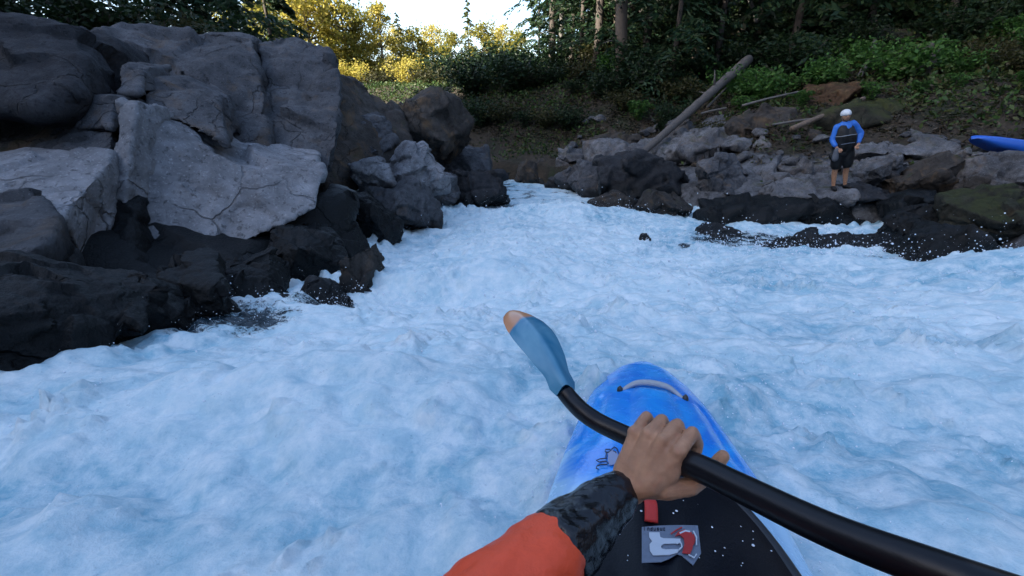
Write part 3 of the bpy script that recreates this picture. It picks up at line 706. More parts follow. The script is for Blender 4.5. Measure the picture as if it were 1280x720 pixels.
def shrub(seed, w, h, mat, n=1500, leaf=.10, kind='bush'):
    """leaves on arching stems; centred on the origin, stands on z=0"""
    rs = np.random.RandomState(seed); C_ = []; stems = bmesh.new()
    k = 16 if kind != 'fern' else 22
    for i in range(k):
        a = rs.uniform(0, 6.28); l = rs.uniform(.35, 1)*w/2; top = h*rs.uniform(.5, 1)
        m = n//k; q = rs.rand(m)**.6
        x = math.cos(a)*l; y = math.sin(a)*l
        if kind == 'fern':
            zz = top*np.sin(q*2.2); sp = .07*w*(1-q)
        else:
            zz = top*q**.8; sp = .12*w*(.4+q*.6)
        c = np.stack([x*q, y*q, zz], 1)+rs.normal(size=(m, 3))*np.atleast_1d(sp)[:, None]*[1, 1, .55]
        C_.append(c)
        for j in range(3):
            q0, q1 = j/3*.85, (j+1)/3*.85
            z0, z1 = (top*math.sin(q0*2.2), top*math.sin(q1*2.2)) if kind == 'fern' else (top*q0**.8, top*q1**.8)
            rod(stems, (x*q0, y*q0, z0), (x*q1, y*q1, z1), .012, .008, 4, 1)
    c = np.vstack(C_); c[:, 2] = np.abs(c[:, 2])
    d = rs.normal(size=(len(c), 3))*[1, 1, .45]-[0, 0, .25]
    v, f = quads(c, rs.uniform(.6, 1.3, len(c))*leaf, .55 if kind != 'fern' else .28, rs, dirs=d)
    return mesh_np('foliage', v, f, M[mat], False), bm_mesh(stems, 'stems', M['bark'])
def put(name, label, cat, group, parts, loc, rz=0, sc=1.0, lean=(0, 0)):
    o = empty(name, loc, label=label, cat=cat, group=group)
    o.rotation_euler = (lean[0], lean[1], rz); o.scale = (sc, sc, sc)
    for nm, me in parts: obj(nm, me, o)
    return o
def ground_at(px, t, py=None):
    q = P(px, 130, t); return q.x, q.y, terr(q.x, q.y)

CON = [conifer(1, 17, .20, 1.2, 'needles', 80, 120, 2.9), conifer(2, 20, .26, 2.6, 'needles', 84, 120, 3.0), conifer(3, 13, .13, .3, 'needles', 70, 110, 2.3)]
CONM = [[('crown', c), ('trunk', t)] for c, t in CON]
FG2 = 'dark conifers of the forest above the right bank'
firs = [ # px, t, type, scale, label
 (688, 25, 1, 0.8, 'dark conifer at the left edge of the forest, beside the bright sky'), (712, 29, 0, 0.9, 'conifer just right of the one beside the bright sky'),
 (722, 24, 2, 1, 'conifer right of the small gap of sky'), (742, 21.5, 0, 1, 'low-branched conifer left of the tall bare trunk'),
 (800, 20.5, 0, 0.9, 'dark conifer right of the tall bare trunk'), (835, 18.5, 2, 0.9, 'bushy young conifer above the foot of the thick fallen trunk'),
 (850, 22, 0, 1, 'tall conifer behind the bushy young conifer'), (888, 20, 2, 1.1, 'conifer at the upper end of the thick fallen trunk'),
 (930, 21, 0, 1, 'dark conifer behind the pale leaning dead branch'), (975, 19, 2, 1.2, 'conifer right of the pale leaning dead branch'),
 (1015, 21, 0, 0.9, 'conifer deep in the shade left of the mossy horizontal log'), (1062, 19.5, 2, 1.2, 'conifer above the left end of the mossy horizontal log'),
 (1110, 21, 0, 0.9, 'conifer above the middle of the mossy horizontal log'), (1152, 18.5, 2, 1.1, 'conifer above the dark broken stump'),
 (1195, 20.5, 0, 0.9, 'conifer left of the broad trunk at the top right'), (1250, 17.5, 2, 1.1, 'conifer right of the broad trunk at the top right'),
 (1275, 20, 0, 0.9, 'conifer at the right edge of the picture'),
 (690, 33, 0, .8, 'conifer seen small inside the gap of sky'), (758, 26, 0, 1.1, 'conifer close behind the tall bare trunk'), (782, 29, 1, 1.2, 'tallest conifer set back right of the bare trunk'),
 (705, 40, 2, 1.2, 'small far conifer under the gap of sky'), (820, 27, 0, 1.2, 'set-back conifer between the bare trunk and the bushy young conifer'), (910, 26, 0, 1.3, 'set-back conifer behind the upper end of the thick trunk'),
 (995, 27, 0, 1.3, 'set-back conifer left of the mossy horizontal log'), (1085, 26, 0, 1.3, 'set-back conifer behind the mossy horizontal log'), (1175, 26, 0, 1.3, 'set-back conifer left of the broad trunk'),
 (1235, 25, 0, 1.3, 'set-back conifer right of the broad trunk'), (672, 33, 2, .8, 'young conifer in shade at the foot of the bright sky'),
]
for i, (px, t, k, sc, lab) in enumerate(firs):
    x, y, z = ground_at(px, t); put('conifer', lab, 'tree', FG2, CONM[k], (x, y, z), i*1.7, sc)
def baretrunk(label, px, t, r, H, bark='bark_warm', lean=0, cat='tree', top=10.0, seed=3):
    x, y, z = ground_at(px, t)
    o = empty('tall_tree', (x, y, z), label=label, cat=cat, group='tall trees with bare lower trunks'); o.rotation_euler = (0, lean, 0)
    pts = [Vector((.05*math.sin(i*1.3+seed), .04*math.cos(i+seed), H*i/14-.5)) for i in range(15)]
    me = tube('trunk', pts, [r*(1.35 if i == 0 else 1)*(1-.6*i/14) for i in range(15)], M[bark], 16)
    c = coords(me); c += normals(me)*(r*.10*fbm(c*[1, 1, .25], 6, 4, seed=seed))[:, None]; set_co(me, c)
    obj('trunk', me, o)
    rs = np.random.RandomState(seed)
    for j in range(7):
        zz = rs.uniform(1.5, 6); a = rs.uniform(0, 6.28); l = rs.uniform(.5, 1.6)
        p0 = Vector((math.cos(a)*r*.8, math.sin(a)*r*.8, zz)); p1 = p0+Vector((math.cos(a)*l, math.sin(a)*l, rs.uniform(-.3, .3)))
        obj('dead_branch', tube('dead_branch', [p0, p0.lerp(p1, .5)+Vector((0, 0, .06)), p1], [.03, .02, .006], M['bark_grey'], 5), o)
    obj('crown', TOPC, o)
cr, _ = conifer(9, 20, .2, 8.0, 'needles', 50, 90, 2.6); TOPC = cr
baretrunk('tall straight bare trunk, the thickest standing near the middle of the forest', 776, 19.5, .26, 20, 'bark_warm', -.10, seed=3)
baretrunk('slim pale trunk below the small gap of sky', 699, 25, .13, 20, 'bark_grey', -.02, seed=4)
baretrunk('thin reddish trunk just left of the thickest bare trunk', 762, 23, .09, 20, 'bark_warm', -.04, seed=5)
baretrunk('broad trunk at the top right above the dark slope', 1208, 21, .38, 20, 'bark', 0, seed=6)
baretrunk('dark trunk right of the thickest bare trunk', 858, 23.5, .17, 20, 'bark', .03, seed=7)
baretrunk('dark trunk among the conifers above the curved dead trunk', 1050, 22.5, .16, 20, 'bark', .02, seed=8)
log('dead_sapling', 'thin bare leaning sapling on the brow of the brown slope', (741, 108, 21.5), (730, 76, 22), .05, .03, M['bark_grey'], .02, 3, 30, cat='dead tree', group='dead saplings')

# understory
SH = {k: [('foliage', a), ('stems', b)] for k, (a, b) in dict(
    green=shrub(1, 1.9, 1.1, 'leaf_green', 1700, .15), dark=shrub(2, 2.2, 1.4, 'leaf_dark', 2200, .13), olive=shrub(3, 2.0, 1.0, 'leaf_olive', 1900, .11),
    fern=shrub(4, 1.4, .75, 'leaf_green', 1700, .13, 'fern'), dfern=shrub(5, 1.4, .75, 'leaf_dark', 1700, .13, 'fern'), gold=shrub(6, 2.2, 1.6, 'leaf_gold', 2000, .14)).items()}
UG = 'bushes and ferns on the slope above the right bank'
bushes = [
 (950, 15.6, 'green', 1.0, 'bright green leafy bush beside the long thin bare branch'), (1022, 15.4, 'green', .9, 'bright green bush left of the curved dead trunk'),
 (1106, 15.0, 'green', 1.1, 'broad bright green bush right of the curved dead trunk'), (1085, 13.8, 'fern', .7, 'low green fern under the curved dead trunk'),
 (895, 14.2, 'olive', .55, 'small yellowish bush at the edge of the pale ledges'), (815, 18.0, 'dark', 1.1, 'dark bush over the middle of the thick fallen trunk'),
 (790, 19.0, 'dark', 1.2, 'big dark green bush on the brow right of the brown slope'), (770, 20, 'green', .8, 'medium green bush crowning the brown slope'),
 (850, 17, 'olive', .9, 'dull olive bush left of the thick fallen trunk'), (980, 17, 'dark', 1.2, 'dark bush behind the two bright green bushes'),
 (1050, 17.6, 'dark', 1.0, 'dark bush below the mossy horizontal log'), (1010, 19.5, 'dfern', 1.4, 'dark fern clump above the bright green bushes'),
 (1170, 16.6, 'dark', 1.1, 'dark bush behind the broken stump'), (1215, 14.6, 'olive', .8, 'olive bush on the mossy slope at the right'),
 (1255, 13.6, 'olive', .8, 'yellowish bush at the right edge over the mossy rock'), (1190, 13.0, 'fern', .6, 'small fern right of the grey stump foot'),
 (1235, 16.8, 'dark', 1.2, 'dark bush at the upper right under the broad trunk'), (1275, 16, 'dfern', 1.3, 'dark ferns at the right edge of the slope'),
 (1125, 17.8, 'dfern', 1.2, 'ferns just under the mossy horizontal log'), (925, 18.5, 'dark', 1.2, 'dark bush hiding the upper end of the thick fallen trunk'),
 (740, 22, 'olive', 1.0, 'olive bush on the brow of the brown slope'), (870, 19, 'dfern', 1.4, 'dark fern bank beyond the thick fallen trunk'),
 (680, 22, 'olive', .8, 'olive bush low on the brown slope'), (640, 23.5, 'olive', 1.0, 'yellow-olive bush where the river bends away'),
 (612, 24.5, 'dark', 1.2, 'dark bush on the far bank at the river bend'), (585, 26, 'olive', 1.3, 'straggly olive bush on the far bank, left of the dark one'),
 (655, 26, 'dark', 1.7, 'tall dark bush at the foot of the leftmost conifer'), (700, 24, 'dark', 1.2, 'dark bush at the foot of the slim pale trunk'),
 (625, 29, 'dark', 1.9, 'big dark bush behind the river bend'), (596, 31, 'dark', 1.7, 'dark round bush behind the straggly olive bush'),
 (560, 31, 'dark', 1.8, 'dark bush on the far bank, leftmost at the river bend'), (1145, 13.4, 'fern', .55, 'small bright fern on the mossy hummock'),
 (1000, 14.0, 'fern', .6, 'little fern left of the reddish brown boulder'), (930, 15.0, 'fern', .7, 'fern at the left foot of the bright green bush'),
 (832, 15.6, 'dfern', .6, 'dark fern beside the thick fallen trunk'), (715, 19.5, 'dfern', .8, 'dark fern on the lower brown slope'),
 (1080, 19.8, 'dark', 1.3, 'dark bush above the mossy horizontal log'), (1190, 19.2, 'dark', 1.3, 'dark bush left of the broad trunk foot'),
 (960, 20.5, 'dark', 1.3, 'dark bush between the leaning branch and the bright bushes'), (810, 21.5, 'dark', 1.4, 'dark bush at the foot of the thickest bare trunk'),
 (1275, 12.3, 'fern', .6, 'low fern just behind the beached kayak'),
 (445, 34, 'gold', 1.3, 'sunlit bush on the far bank, leftmost beside the cliff buttress'), (480, 33, 'olive', 1.5, 'olive bush on the far bank behind the brown cliff shoulder'), (512, 32, 'gold', 1.3, 'sunlit bush on the far bank over the cracked boulder'),
 (540, 29.5, 'olive', 1.5, 'low olive brush hanging over the far cut bank'), (565, 27.5, 'olive', 1.2, 'brush halfway down the far cut bank'), (600, 25.8, 'olive', 1.3, 'brush tangle on the face of the far cut bank'),
 (622, 24.6, 'olive', 1.0, 'dull brush patch low over the far waterline'), (645, 22.8, 'dark', 1.0, 'dark brush patch low over the far waterline'), (665, 21.6, 'olive', 1.0, 'brown-olive brush at the foot of the slope left of the poles'),
 (690, 21.2, 'dark', .8, 'dark low brush beside the broken weathered pole'), (725, 20.2, 'olive', .9, 'olive low brush right of the broken weathered pole'), (755, 18.6, 'dark', .9, 'dark low brush over the rounded grey boulder'),
 (780, 17.4, 'olive', .8, 'olive low brush at the left of the log foot'), (840, 15.9, 'dark', .7, 'dark low brush between log and lower ledges'),
 (548, 21.5, 'dark', 1.0, 'dark bush low at the river bend, nearest the left boulders'), (575, 20.4, 'olive', .9, 'olive bush at the water of the river bend'), (602, 19.6, 'dark', .9, 'dark bush overhanging the head of the river'),
 (628, 19.2, 'olive', .9, 'olive bush overhanging the dark low rock at the river bend'), (655, 18.6, 'dfern', .9, 'dark ferns above the brown broken rock at the river bend'), (682, 18.2, 'olive', .8, 'olive bush just above the far waterline rocks'),
 (712, 17.8, 'dark', .7, 'small dark bush above the pale angular rock on the far bank'), (590, 22.5, 'dark', 1.5, 'large dark bush filling the slope over the river bend'), (640, 21.4, 'dark', 1.3, 'large dark bush on the slope over the brown broken rock'),
 (800, 16.6, 'fern', .9, 'light green ferns under the middle of the thick fallen trunk'), (910, 16.8, 'green', .9, 'green bush at the upper right of the thick fallen trunk'),
 (985, 15.9, 'fern', 1.0, 'light green ferns between the two bright green bushes'), (1060, 16.4, 'green', .8, 'green bush just behind the curved dead trunk'), (1150, 15.4, 'fern', 1.0, 'light green ferns beside the dark broken stump'),
 (1185, 14.4, 'green', .7, 'green bush right of the dark broken stump'), (1225, 15.8, 'fern', 1.1, 'light green ferns up the slope at the right'), (1265, 14.8, 'green', .8, 'green bush high at the right edge of the slope'),
 (1015, 17.8, 'green', .9, 'green bush up the slope left of the mossy horizontal log'), (760, 20.2, 'green', .9, 'green bush at the foot of the thin reddish trunk'),
]
for i, (px, t, k, sc, lab) in enumerate(bushes):
    x, y, z = ground_at(px, t); put('bush' if 'fern' not in k else 'fern', lab, 'bush' if 'fern' not in k else 'fern', UG, SH[k], (x, y, z-.05), i*2.1, sc)
LBG = 'plants on top of the left cliff'
for i, (px, t, k, sc, lab) in enumerate([(20, 7.4, 'dark', .8, 'dark bush on the left cliff top at the left corner'), (85, 7.6, 'green', .5, 'small green bush on the left cliff top'),
    (150, 9.4, 'dark', 1.0, 'dark bush on the left cliff top behind the soil strip'), (230, 10.4, 'olive', 1.0, 'olive bush on the rounded cliff top'),
    (300, 11.5, 'dark', 1.2, 'dark bush at the back of the rounded cliff top'), (360, 12.5, 'olive', 1.1, 'olive bush on the right shoulder of the cliff top'), (-20, 9, 'dark', 1.2, 'tall dark bush beyond the left corner of the cliff top')]):
    x, y, z = ground_at(px, t); put('bush', lab, 'bush', LBG, SH[k], (x, y, max(z, 1.6)), i, sc)

for i, (px, t, k, sc, lab) in enumerate([(40, 13, 2, 1.0, 'shaded conifer behind the left cliff, nearest the left corner'), (120, 14, 0, .9, 'shaded conifer behind the left cliff above the soil strip'),
    (190, 15, 2, 1.1, 'low shaded conifer behind the rounded cliff top'), (255, 16, 0, .9, 'shaded conifer over the middle of the rounded cliff top'), (312, 17.5, 2, 1.2, 'shaded conifer over the right half of the cliff top'), (352, 21, 2, 1.1, 'rightmost shaded conifer behind the left cliff')]):
    x, y, z = ground_at(px, t); put('conifer', lab, 'tree', 'shaded conifers behind the left cliff', CONM[k], (x, y, z-.8), i*1.3, sc)
# sunlit trees beyond the bend
def leafy(seed, H, w, mat, n=5200, low=.12):
    rs = np.random.RandomState(seed); C_ = []
    st = bmesh.new()
    rod(st, (0, 0, -.5), (.1, .05, H*.55), H*.022, H*.013, 9, 1); rod(st, (.1, .05, H*.55), (-.05, 0, H*.93), H*.013, H*.004, 7, 1)
    k = 46
    for i in range(k):
        u = low+(1-low)*rs.rand(); a = rs.uniform(0, 6.28); R_ = w/2*math.sqrt(max(.04, 1-((u-.45)/.58)**2))*rs.uniform(.5, 1.05)
        c = np.array([math.cos(a)*R_, math.sin(a)*R_, H*u]); r = w*rs.uniform(.07, .16)
        C_.append(c+rs.normal(size=(n//k, 3))*r*[1, 1, .6])
        rod(st, (0, 0, H*u*.85), c, H*.006, H*.002, 4, 1)
    c = np.vstack(C_); v, f = quads(c, rs.uniform(.18, .42, len(c)), .6, rs, droop=.3)
    return [('crown', mesh_np('crown', v, f, M[mat], False)), ('trunk', bm_mesh(st, 'trunk', M['bark_grey']))]
M['leaf_goldd'] = leafm('leaf_goldd', [(.14, .15, .03), (.24, .23, .04), (.32, .26, .06)], .45)
LT = [leafy(1, 9, 5, 'leaf_gold'), leafy(2, 8, 4.5, 'leaf_goldd'), leafy(3, 11, 4.2, 'leaf_gold')]
conw = conifer(5, 12, .14, .6, 'needles_warm', 60, 110, 2.2); LT.append([('crown', conw[0]), ('trunk', conw[1])])
sl = [(352, 40, 3, 1.0, 'sunlit conifer furthest left, at the shoulder of the cliff'), (378, 44, 2, 1.0, 'tall sunlit tree next to the leftmost conifer'), (400, 41, 0, 1.15, 'golden leafy tree left of the bright sky gap'),
 (424, 46, 3, .8, 'sunlit conifer between golden trees under the left end of the sky gap'), (440, 41, 1, .85, 'olive sunlit tree in front of the middle conifer'), (462, 45, 0, .70, 'golden tree with its top in the bright sky'),
 (484, 42, 2, .62, 'small golden tree under the bright sky'), (505, 47, 3, .52, 'short sunlit conifer under the brightest sky'), (522, 43, 1, .62, 'olive sunlit tree just right of the short conifer'),
 (545, 48, 0, .56, 'golden tree under the middle of the sky gap'), (566, 43, 1, .6, 'low olive sunlit tree behind the river bend'), (588, 47, 3, .62, 'small sunlit conifer behind the river bend'),
 (606, 43, 1, .66, 'sunlit olive tree left of the dark forest edge'), (628, 48, 0, .55, 'golden tree partly behind the dark forest edge'), (335, 36, 1, 1.1, 'olive tree half hidden behind the cliff shoulder'),
 (645, 42, 1, .6, 'sunlit tree seen under the branches of the leftmost dark conifer'), (500, 55, 0, .5, 'distant golden tree furthest back under the sky')]
for i, (px, t, k, sc, lab) in enumerate(sl):
    x, y, z = ground_at(px, t); put('sunlit_tree', lab, 'tree', 'sunlit trees beyond the river bend', LT[k], (x, y, z-.2), i*1.3, sc)

# litter and moss on the slopes: uncountable
rs = np.random.RandomState(77)
x = rs.uniform(-2, 17, 90000); y = rs.uniform(9, 27, 90000)
d = pdist(x, y, RB); ok = (~inside(x, y)) & (d > 1.9) & (pdist(x, y, LB) > d)
x = x[ok]; y = y[ok]
g = fbm(np.stack([x, y, x*0], 1), .8, 3, seed=3); keep = rs.rand(len(x)) < .35+.5*(g > 0); x = x[keep]; y = y[keep]
z = terrain(x, y)+ground_bumps(np.stack([x, y, x*0], 1))
dd = rs.normal(size=(len(x), 3))*[1, 1, .35]
v, f = quads(np.stack([x, y, z+.03], 1), rs.uniform(.05, .20, len(x)), .35, rs, dirs=dd)
gx2 = rs.uniform(-16, 20, 150000); gy2 = rs.uniform(11, 34, 150000)
d2 = pdist(gx2, gy2, RB); ok = (~inside(gx2, gy2)) & (pdist(gx2, gy2, LB) > d2)
thin = fbm(np.stack([gx2, gy2, gx2*0], 1), .45, 4, seed=91)
ok &= rs.rand(len(gx2)) < np.where(gx2 < 3.5, sstep(.3, 1.8, d2+thin*1.5), sstep(2.6, 6.0, d2+thin*4))*sstep(-.25, .15, thin+.02*d2)+.03
gx2 = gx2[ok]; gy2 = gy2[ok]; d2 = d2[ok]
gz2 = terrain(gx2, gy2)+ground_bumps(np.stack([gx2, gy2, gx2*0], 1))-.05+rs.rand(len(gx2))**1.6*np.clip(.12+.05*d2, .1, .6)*np.clip(.8+1.5*fbm(np.stack([gx2, gy2, gx2*0], 1), 1.3, 3, seed=95), .15, 1.6)
v2, f2 = quads(np.stack([gx2, gy2, gz2], 1), rs.uniform(.07, .20, len(gx2)), .5, rs)
obj('undergrowth', mesh_np('undergrowth', v2, f2, leafm('undergrowth_leaf', [(.020, .045, .015), (.04, .085, .022), (.075, .085, .024), (.055, .12, .028), (.08, .06, .03)], .25), False), kind='stuff')
obj('forest_litter', mesh_np('forest_litter', v, f, M['litter'], False), kind='stuff')

# ------------------------------------------------------------------ boats
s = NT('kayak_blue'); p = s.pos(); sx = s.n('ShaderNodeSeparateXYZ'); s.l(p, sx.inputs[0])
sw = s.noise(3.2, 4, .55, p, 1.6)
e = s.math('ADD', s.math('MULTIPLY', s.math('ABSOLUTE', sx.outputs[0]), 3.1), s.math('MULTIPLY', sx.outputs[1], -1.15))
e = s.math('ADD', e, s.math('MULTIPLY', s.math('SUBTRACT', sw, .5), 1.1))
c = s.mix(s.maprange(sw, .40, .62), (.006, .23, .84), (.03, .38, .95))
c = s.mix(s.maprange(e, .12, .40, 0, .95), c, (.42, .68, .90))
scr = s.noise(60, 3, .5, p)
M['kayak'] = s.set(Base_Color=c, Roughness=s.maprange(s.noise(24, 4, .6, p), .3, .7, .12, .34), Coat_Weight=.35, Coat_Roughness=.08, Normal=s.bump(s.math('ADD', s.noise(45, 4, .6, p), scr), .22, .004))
M['kayak_other'] = simple('kayak_other', (.02, .12, .55), .3, .2, 6, .1)
M['rubber'] = simple('rubber', (.012, .014, .019), .38, .3, 30, .3, .003)
M['neoprene'] = simple('neoprene', (.0025, .0035, .008), .42, .4, 60, .5, .002, Specular_IOR_Level=.22)
M['strap_grey'] = simple('strap_grey', (.36, .39, .42), .6, .2, 60, .3)
M['red'] = simple('red_web', (.55, .03, .025), .55, .15, 150, .4, .001)
M['orange'] = simple('orange_cloth', (.72, .075, .02), .5, .12, 30, .5, .004)
M['black_cloth'] = simple('black_cloth', (.003, .004, .007), .2, .4, 18, .45, .006, Specular_IOR_Level=.5)
M['skin'] = simple('skin', (.44, .23, .13), .5, .16, 30, .35, .0015, Subsurface_Weight=.0)
s = NT('skin'); p = s.pos()
c = s.mix(s.maprange(s.noise(34, 4, .6, p), .35, .65), (.36, .185, .105), (.50, .27, .155))
c = s.mix(s.maprange(s.noise(90, 3, .6, p), .55, .75, 0, .35), c, (.42, .14, .09))
vv = s.n('ShaderNodeTexVoronoi', feature='DISTANCE_TO_EDGE'); vv.inputs['Scale'].default_value = 420; s.l(p, vv.inputs['Vector'])
M['skin'] = s.set(Base_Color=c, Roughness=s.maprange(s.noise(60, 4, .6, p), .35, .65, .28, .55), Normal=s.bump(s.math('ADD', s.maprange(vv.outputs['Distance'], 0, .15), s.noise(140, 4, .7, p)), .45, .0012))
M['nail'] = simple('nail', (.52, .34, .27), .3, .05, 30, 0)
M['black_metal'] = simple('black_metal', (.02, .021, .024), .35, .3, 20, .15, .001)
M['shaft_black'] = simple('shaft_black', (.004, .0045, .007), .36, .35, 30, .35, .001, Specular_IOR_Level=.35)
M['drop'] = NT('drop').set(Base_Color=(.78, .86, .95), Roughness=.15, IOR=1.33)
M['mark_grey'] = simple('mark_grey', (.16, .20, .27), .5, .25, 90, .2)
M['mark_pale'] = simple('mark_pale', (.55, .62, .70), .5, .1, 90, .1)
M['mark_red'] = simple('mark_red', (.42, .03, .03), .5, .2, 90, .1)
M['mark_ink'] = simple('mark_ink', (.01, .015, .04), .5, .1, 90, 0)

def hull_section(y, n=40):
    w = max(kw(y), .004); zt = float(kdeck(0.0, y)); zb = float(np.interp(y, [-1.34, -1.2, -.8, 0, .6, 1.0, 1.25, 1.38, 1.42], [.20, .12, .03, .0, .01, .06, .14, .22, .26]))
    out = []
    for k in range(n):
        a = 2*math.pi*k/n; ca, sa = math.cos(a), math.sin(a)
        x = w*math.copysign(abs(ca)**.62, ca)
        if sa >= 0:
            z = float(kdeck(np.clip(x, -w, w), y))-(1-abs(sa)**.8)*.035 if w > .01 else zt
        else:
            ze = float(kdeck(w, y))-.035; z = ze-(ze-zb)*abs(sa)**.55
        # raised centre plateau and two side grooves on the foredeck
        if sa > 0 and y > .5:
            m = float(sstep(np.float64(.5), np.float64(.62), y)*(1-sstep(np.float64(.91), np.float64(.94), y)))
            z += .020*m*float(1-sstep(np.float64(.052), np.float64(.062), abs(x)))
            z -= .010*m*math.exp(-((abs(x)-w*.72)/.016)**2)
        out.append((x, y, z))
    return out
def make_hull(nn=96):
    ys = np.concatenate([np.linspace(-1.34, 1.2, 110), np.linspace(1.21, 1.42, 26)]); V = []; F = []
    for y in ys: V += hull_section(y, nn)
    m = len(ys)
    for i in range(m-1):
        for k in range(nn): F.append((i*nn+k, i*nn+(k+1) % nn, (i+1)*nn+(k+1) % nn, (i+1)*nn+k))
    bm = bmesh.new(); vs = [bm.verts.new(v) for v in V]
    for f in F: bm.faces.new([vs[i] for i in f])
    bm.faces.new([vs[i] for i in range(nn)]); bm.faces.new([vs[(m-1)*nn+i] for i in range(nn)])
    bmesh.ops.remove_doubles(bm, verts=bm.verts, dist=.0004)
    return bm_mesh(bm, 'hull')
SK = (-.085, .49, .240)      # cockpit centre y, half length, half width
def rim_pt(a, k=1.0):
    x = SK[2]*k*math.cos(a); sy = math.sin(a); y = SK[0]+SK[1]*k*math.copysign(abs(sy)**.93, sy)
    return x, y
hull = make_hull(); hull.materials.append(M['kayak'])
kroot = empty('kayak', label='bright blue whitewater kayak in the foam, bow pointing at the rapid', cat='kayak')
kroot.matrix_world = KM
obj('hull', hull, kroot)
rp = []
for k in range(90):
    a = 2*math.pi*k/90; x, y = rim_pt(a); rp.append((x, y, float(kdeck(x, y))+.020))
obj('cockpit_rim', tube('cockpit_rim', rp, .013, M['rubber'], 12, 1.0, True), kroot)
hp = spline([(-.115, 0.925, kdeck(-.10, .935)-.008), (-.08, .948, kdeck(.08, .95)+.008), (-.05, 0.957, kdeck(.05, .95)+.017), (0, 0.960, kdeck(0, .95)+.020), (.05, 0.957, kdeck(.05, .95)+.017), (.08, .948, kdeck(.08, .95)+.008), (.115, 0.925, kdeck(.10, .935)-.008)], 6)
obj('grab_handle', tube('grab_handle', hp, [0.006+.008*math.sin(math.pi*i/(len(hp)-1)) for i in range(len(hp))], M['strap_grey'], 10, .8), kroot)
for sx_ in (-1, 1):
    bm = bmesh.new(); z0 = float(kdeck(.10, .935))
    rod(bm, (sx_*.115, .925, z0-.01), (sx_*.115, .925, z0+.006), .012, .010, 14, 1)
    obj('bolt', bm_mesh(bm, 'bolt', M['black_metal']), kroot)

def to_k(px, py, zf):
    """point of a surface z=zf(x,y) of the kayak frame seen at px,py"""
    o = KI @ CAM; d = KI.to_3x3() @ (P(px, py, 1)-CAM); z = .35
    for _ in range(12):
        t = (z-o.z)/d.z; q = o+d*t; z = zf(q.x, q.y)
    return q.x, q.y, z
def skirt_z(x, y):
    r2 = min(1.0, (x/SK[2])**2+((y-SK[0])/SK[1])**2)
    return float(kdeck(np.clip(x, -.25, .25), y))+.026+.022*(1-r2)
def decal(name, polys, zf, mat, off, parent, th=.0012):
    bm = bmesh.new()
    for poly in polys:
        pts = [Vector(to_k(a, b, zf)) for a, b in poly]
        vs = [bm.verts.new(q+Vector((0, 0, off))) for q in pts]
        bm.faces.new(vs)
    bmesh.ops.triangulate(bm, faces=bm.faces)
    for _ in range(2): bmesh.ops.subdivide_edges(bm, edges=[e for e in bm.edges if e.calc_length() > .02], cuts=1, use_grid_fill=False); bmesh.ops.triangulate(bm, faces=bm.faces)
    for v in bm.verts: v.co.z = zf(v.co.x, v.co.y)+off
    bmesh.ops.solidify(bm, geom=bm.faces[:], thickness=th)
    return obj(name, bm_mesh(bm, name, mat, False), parent)
def strip(pts, w):
    """polyline -> polygon outline in picture pixels"""
    L = []; R_ = []
    for i, (x, y) in enumerate(pts):
        a = pts[max(i-1, 0)]; b = pts[min(i+1, len(pts)-1)]; dx, dy = b[0]-a[0], b[1]-a[1]; n = math.hypot(dx, dy) or 1
        L.append((x-dy/n*w, y+dx/n*w)); R_.append((x+dy/n*w, y-dx/n*w))
    return [[L[i], L[i+1], R_[i+1], R_[i]] for i in range(len(pts)-1)]
deckz = lambda x, y: float(kdeck(x, y))
lines = [[(763, 563), (757, 563), (756, 566), (760, 567), (764, 564)], [(758, 567), (757, 572), (758, 575)], [(764, 563), (768, 560), (771, 562), (772, 565)], [(766, 565), (769, 566), (770, 568)], [(772, 565), (774, 569), (775, 572)],
         [(758, 574), (750, 575), (745, 577), (749, 579), (758, 578), (760, 581)], [(759, 582), (751, 582), (746, 584), (745, 587), (748, 588)]]
decal('deck_drawing', [q for l in lines for q in strip(l, .55)], deckz, M['mark_ink'], .004, kroot)
mesh_in = decal('deck_drawing', [[(760, 568), (765, 564), (771, 566), (773, 572), (772, 581), (762, 583), (760, 577)]], deckz, simple('drawing_fill', (.28, .34, .52), .5, .1), .0025, kroot)

# spray skirt
bm = bmesh.new(); rings = []
NR, NA = 26, 110
cv = bm.verts.new((0, SK[0], skirt_z(0, SK[0])))
for i in range(1, NR+1):
    k = i/NR; ring = []
    for j in range(NA):
        a = 2*math.pi*j/NA; x, y = rim_pt(a, k*1.045)
        z = skirt_z(x, y) if k < .955 else float(kdeck(x, y))+.034-.055*((k-.955)/.045)
        z += .0035*math.sin(a*7+k*9)*k*(1-k)*4
        ring.append(bm.verts.new((x, y, z)))
    rings.append(ring)
for j in range(NA): bm.faces.new((cv, rings[0][j], rings[0][(j+1) % NA]))
for r0, r1 in zip(rings, rings[1:]):
    for j in range(NA): bm.faces.new((r0[j], r1[j], r1[(j+1) % NA], r0[(j+1) % NA]))
sk = empty('spray_skirt', label='black wet neoprene spray skirt stretched over the kayak cockpit', cat='spray skirt'); sk.matrix_world = KM
obj('panel', bm_mesh(bm, 'panel', M['neoprene']), sk)
# waist tunnel
bm = bmesh.new(); rr = []
for k, (z, r) in enumerate([(0, .24), (.04, .20), (.12, .175), (.26, .17)]):
    rr.append([bm.verts.new((r*math.cos(a)*.98, -.37+r*math.sin(a)*.62, .33+z)) for a in [2*math.pi*j/40 for j in range(40)]])
for r0, r1 in zip(rr, rr[1:]):
    for j in range(40): bm.faces.new((r0[j], r0[(j+1) % 40], r1[(j+1) % 40], r1[j]))
obj('waist_tunnel', bm_mesh(bm, 'waist_tunnel', M['neoprene']), sk)
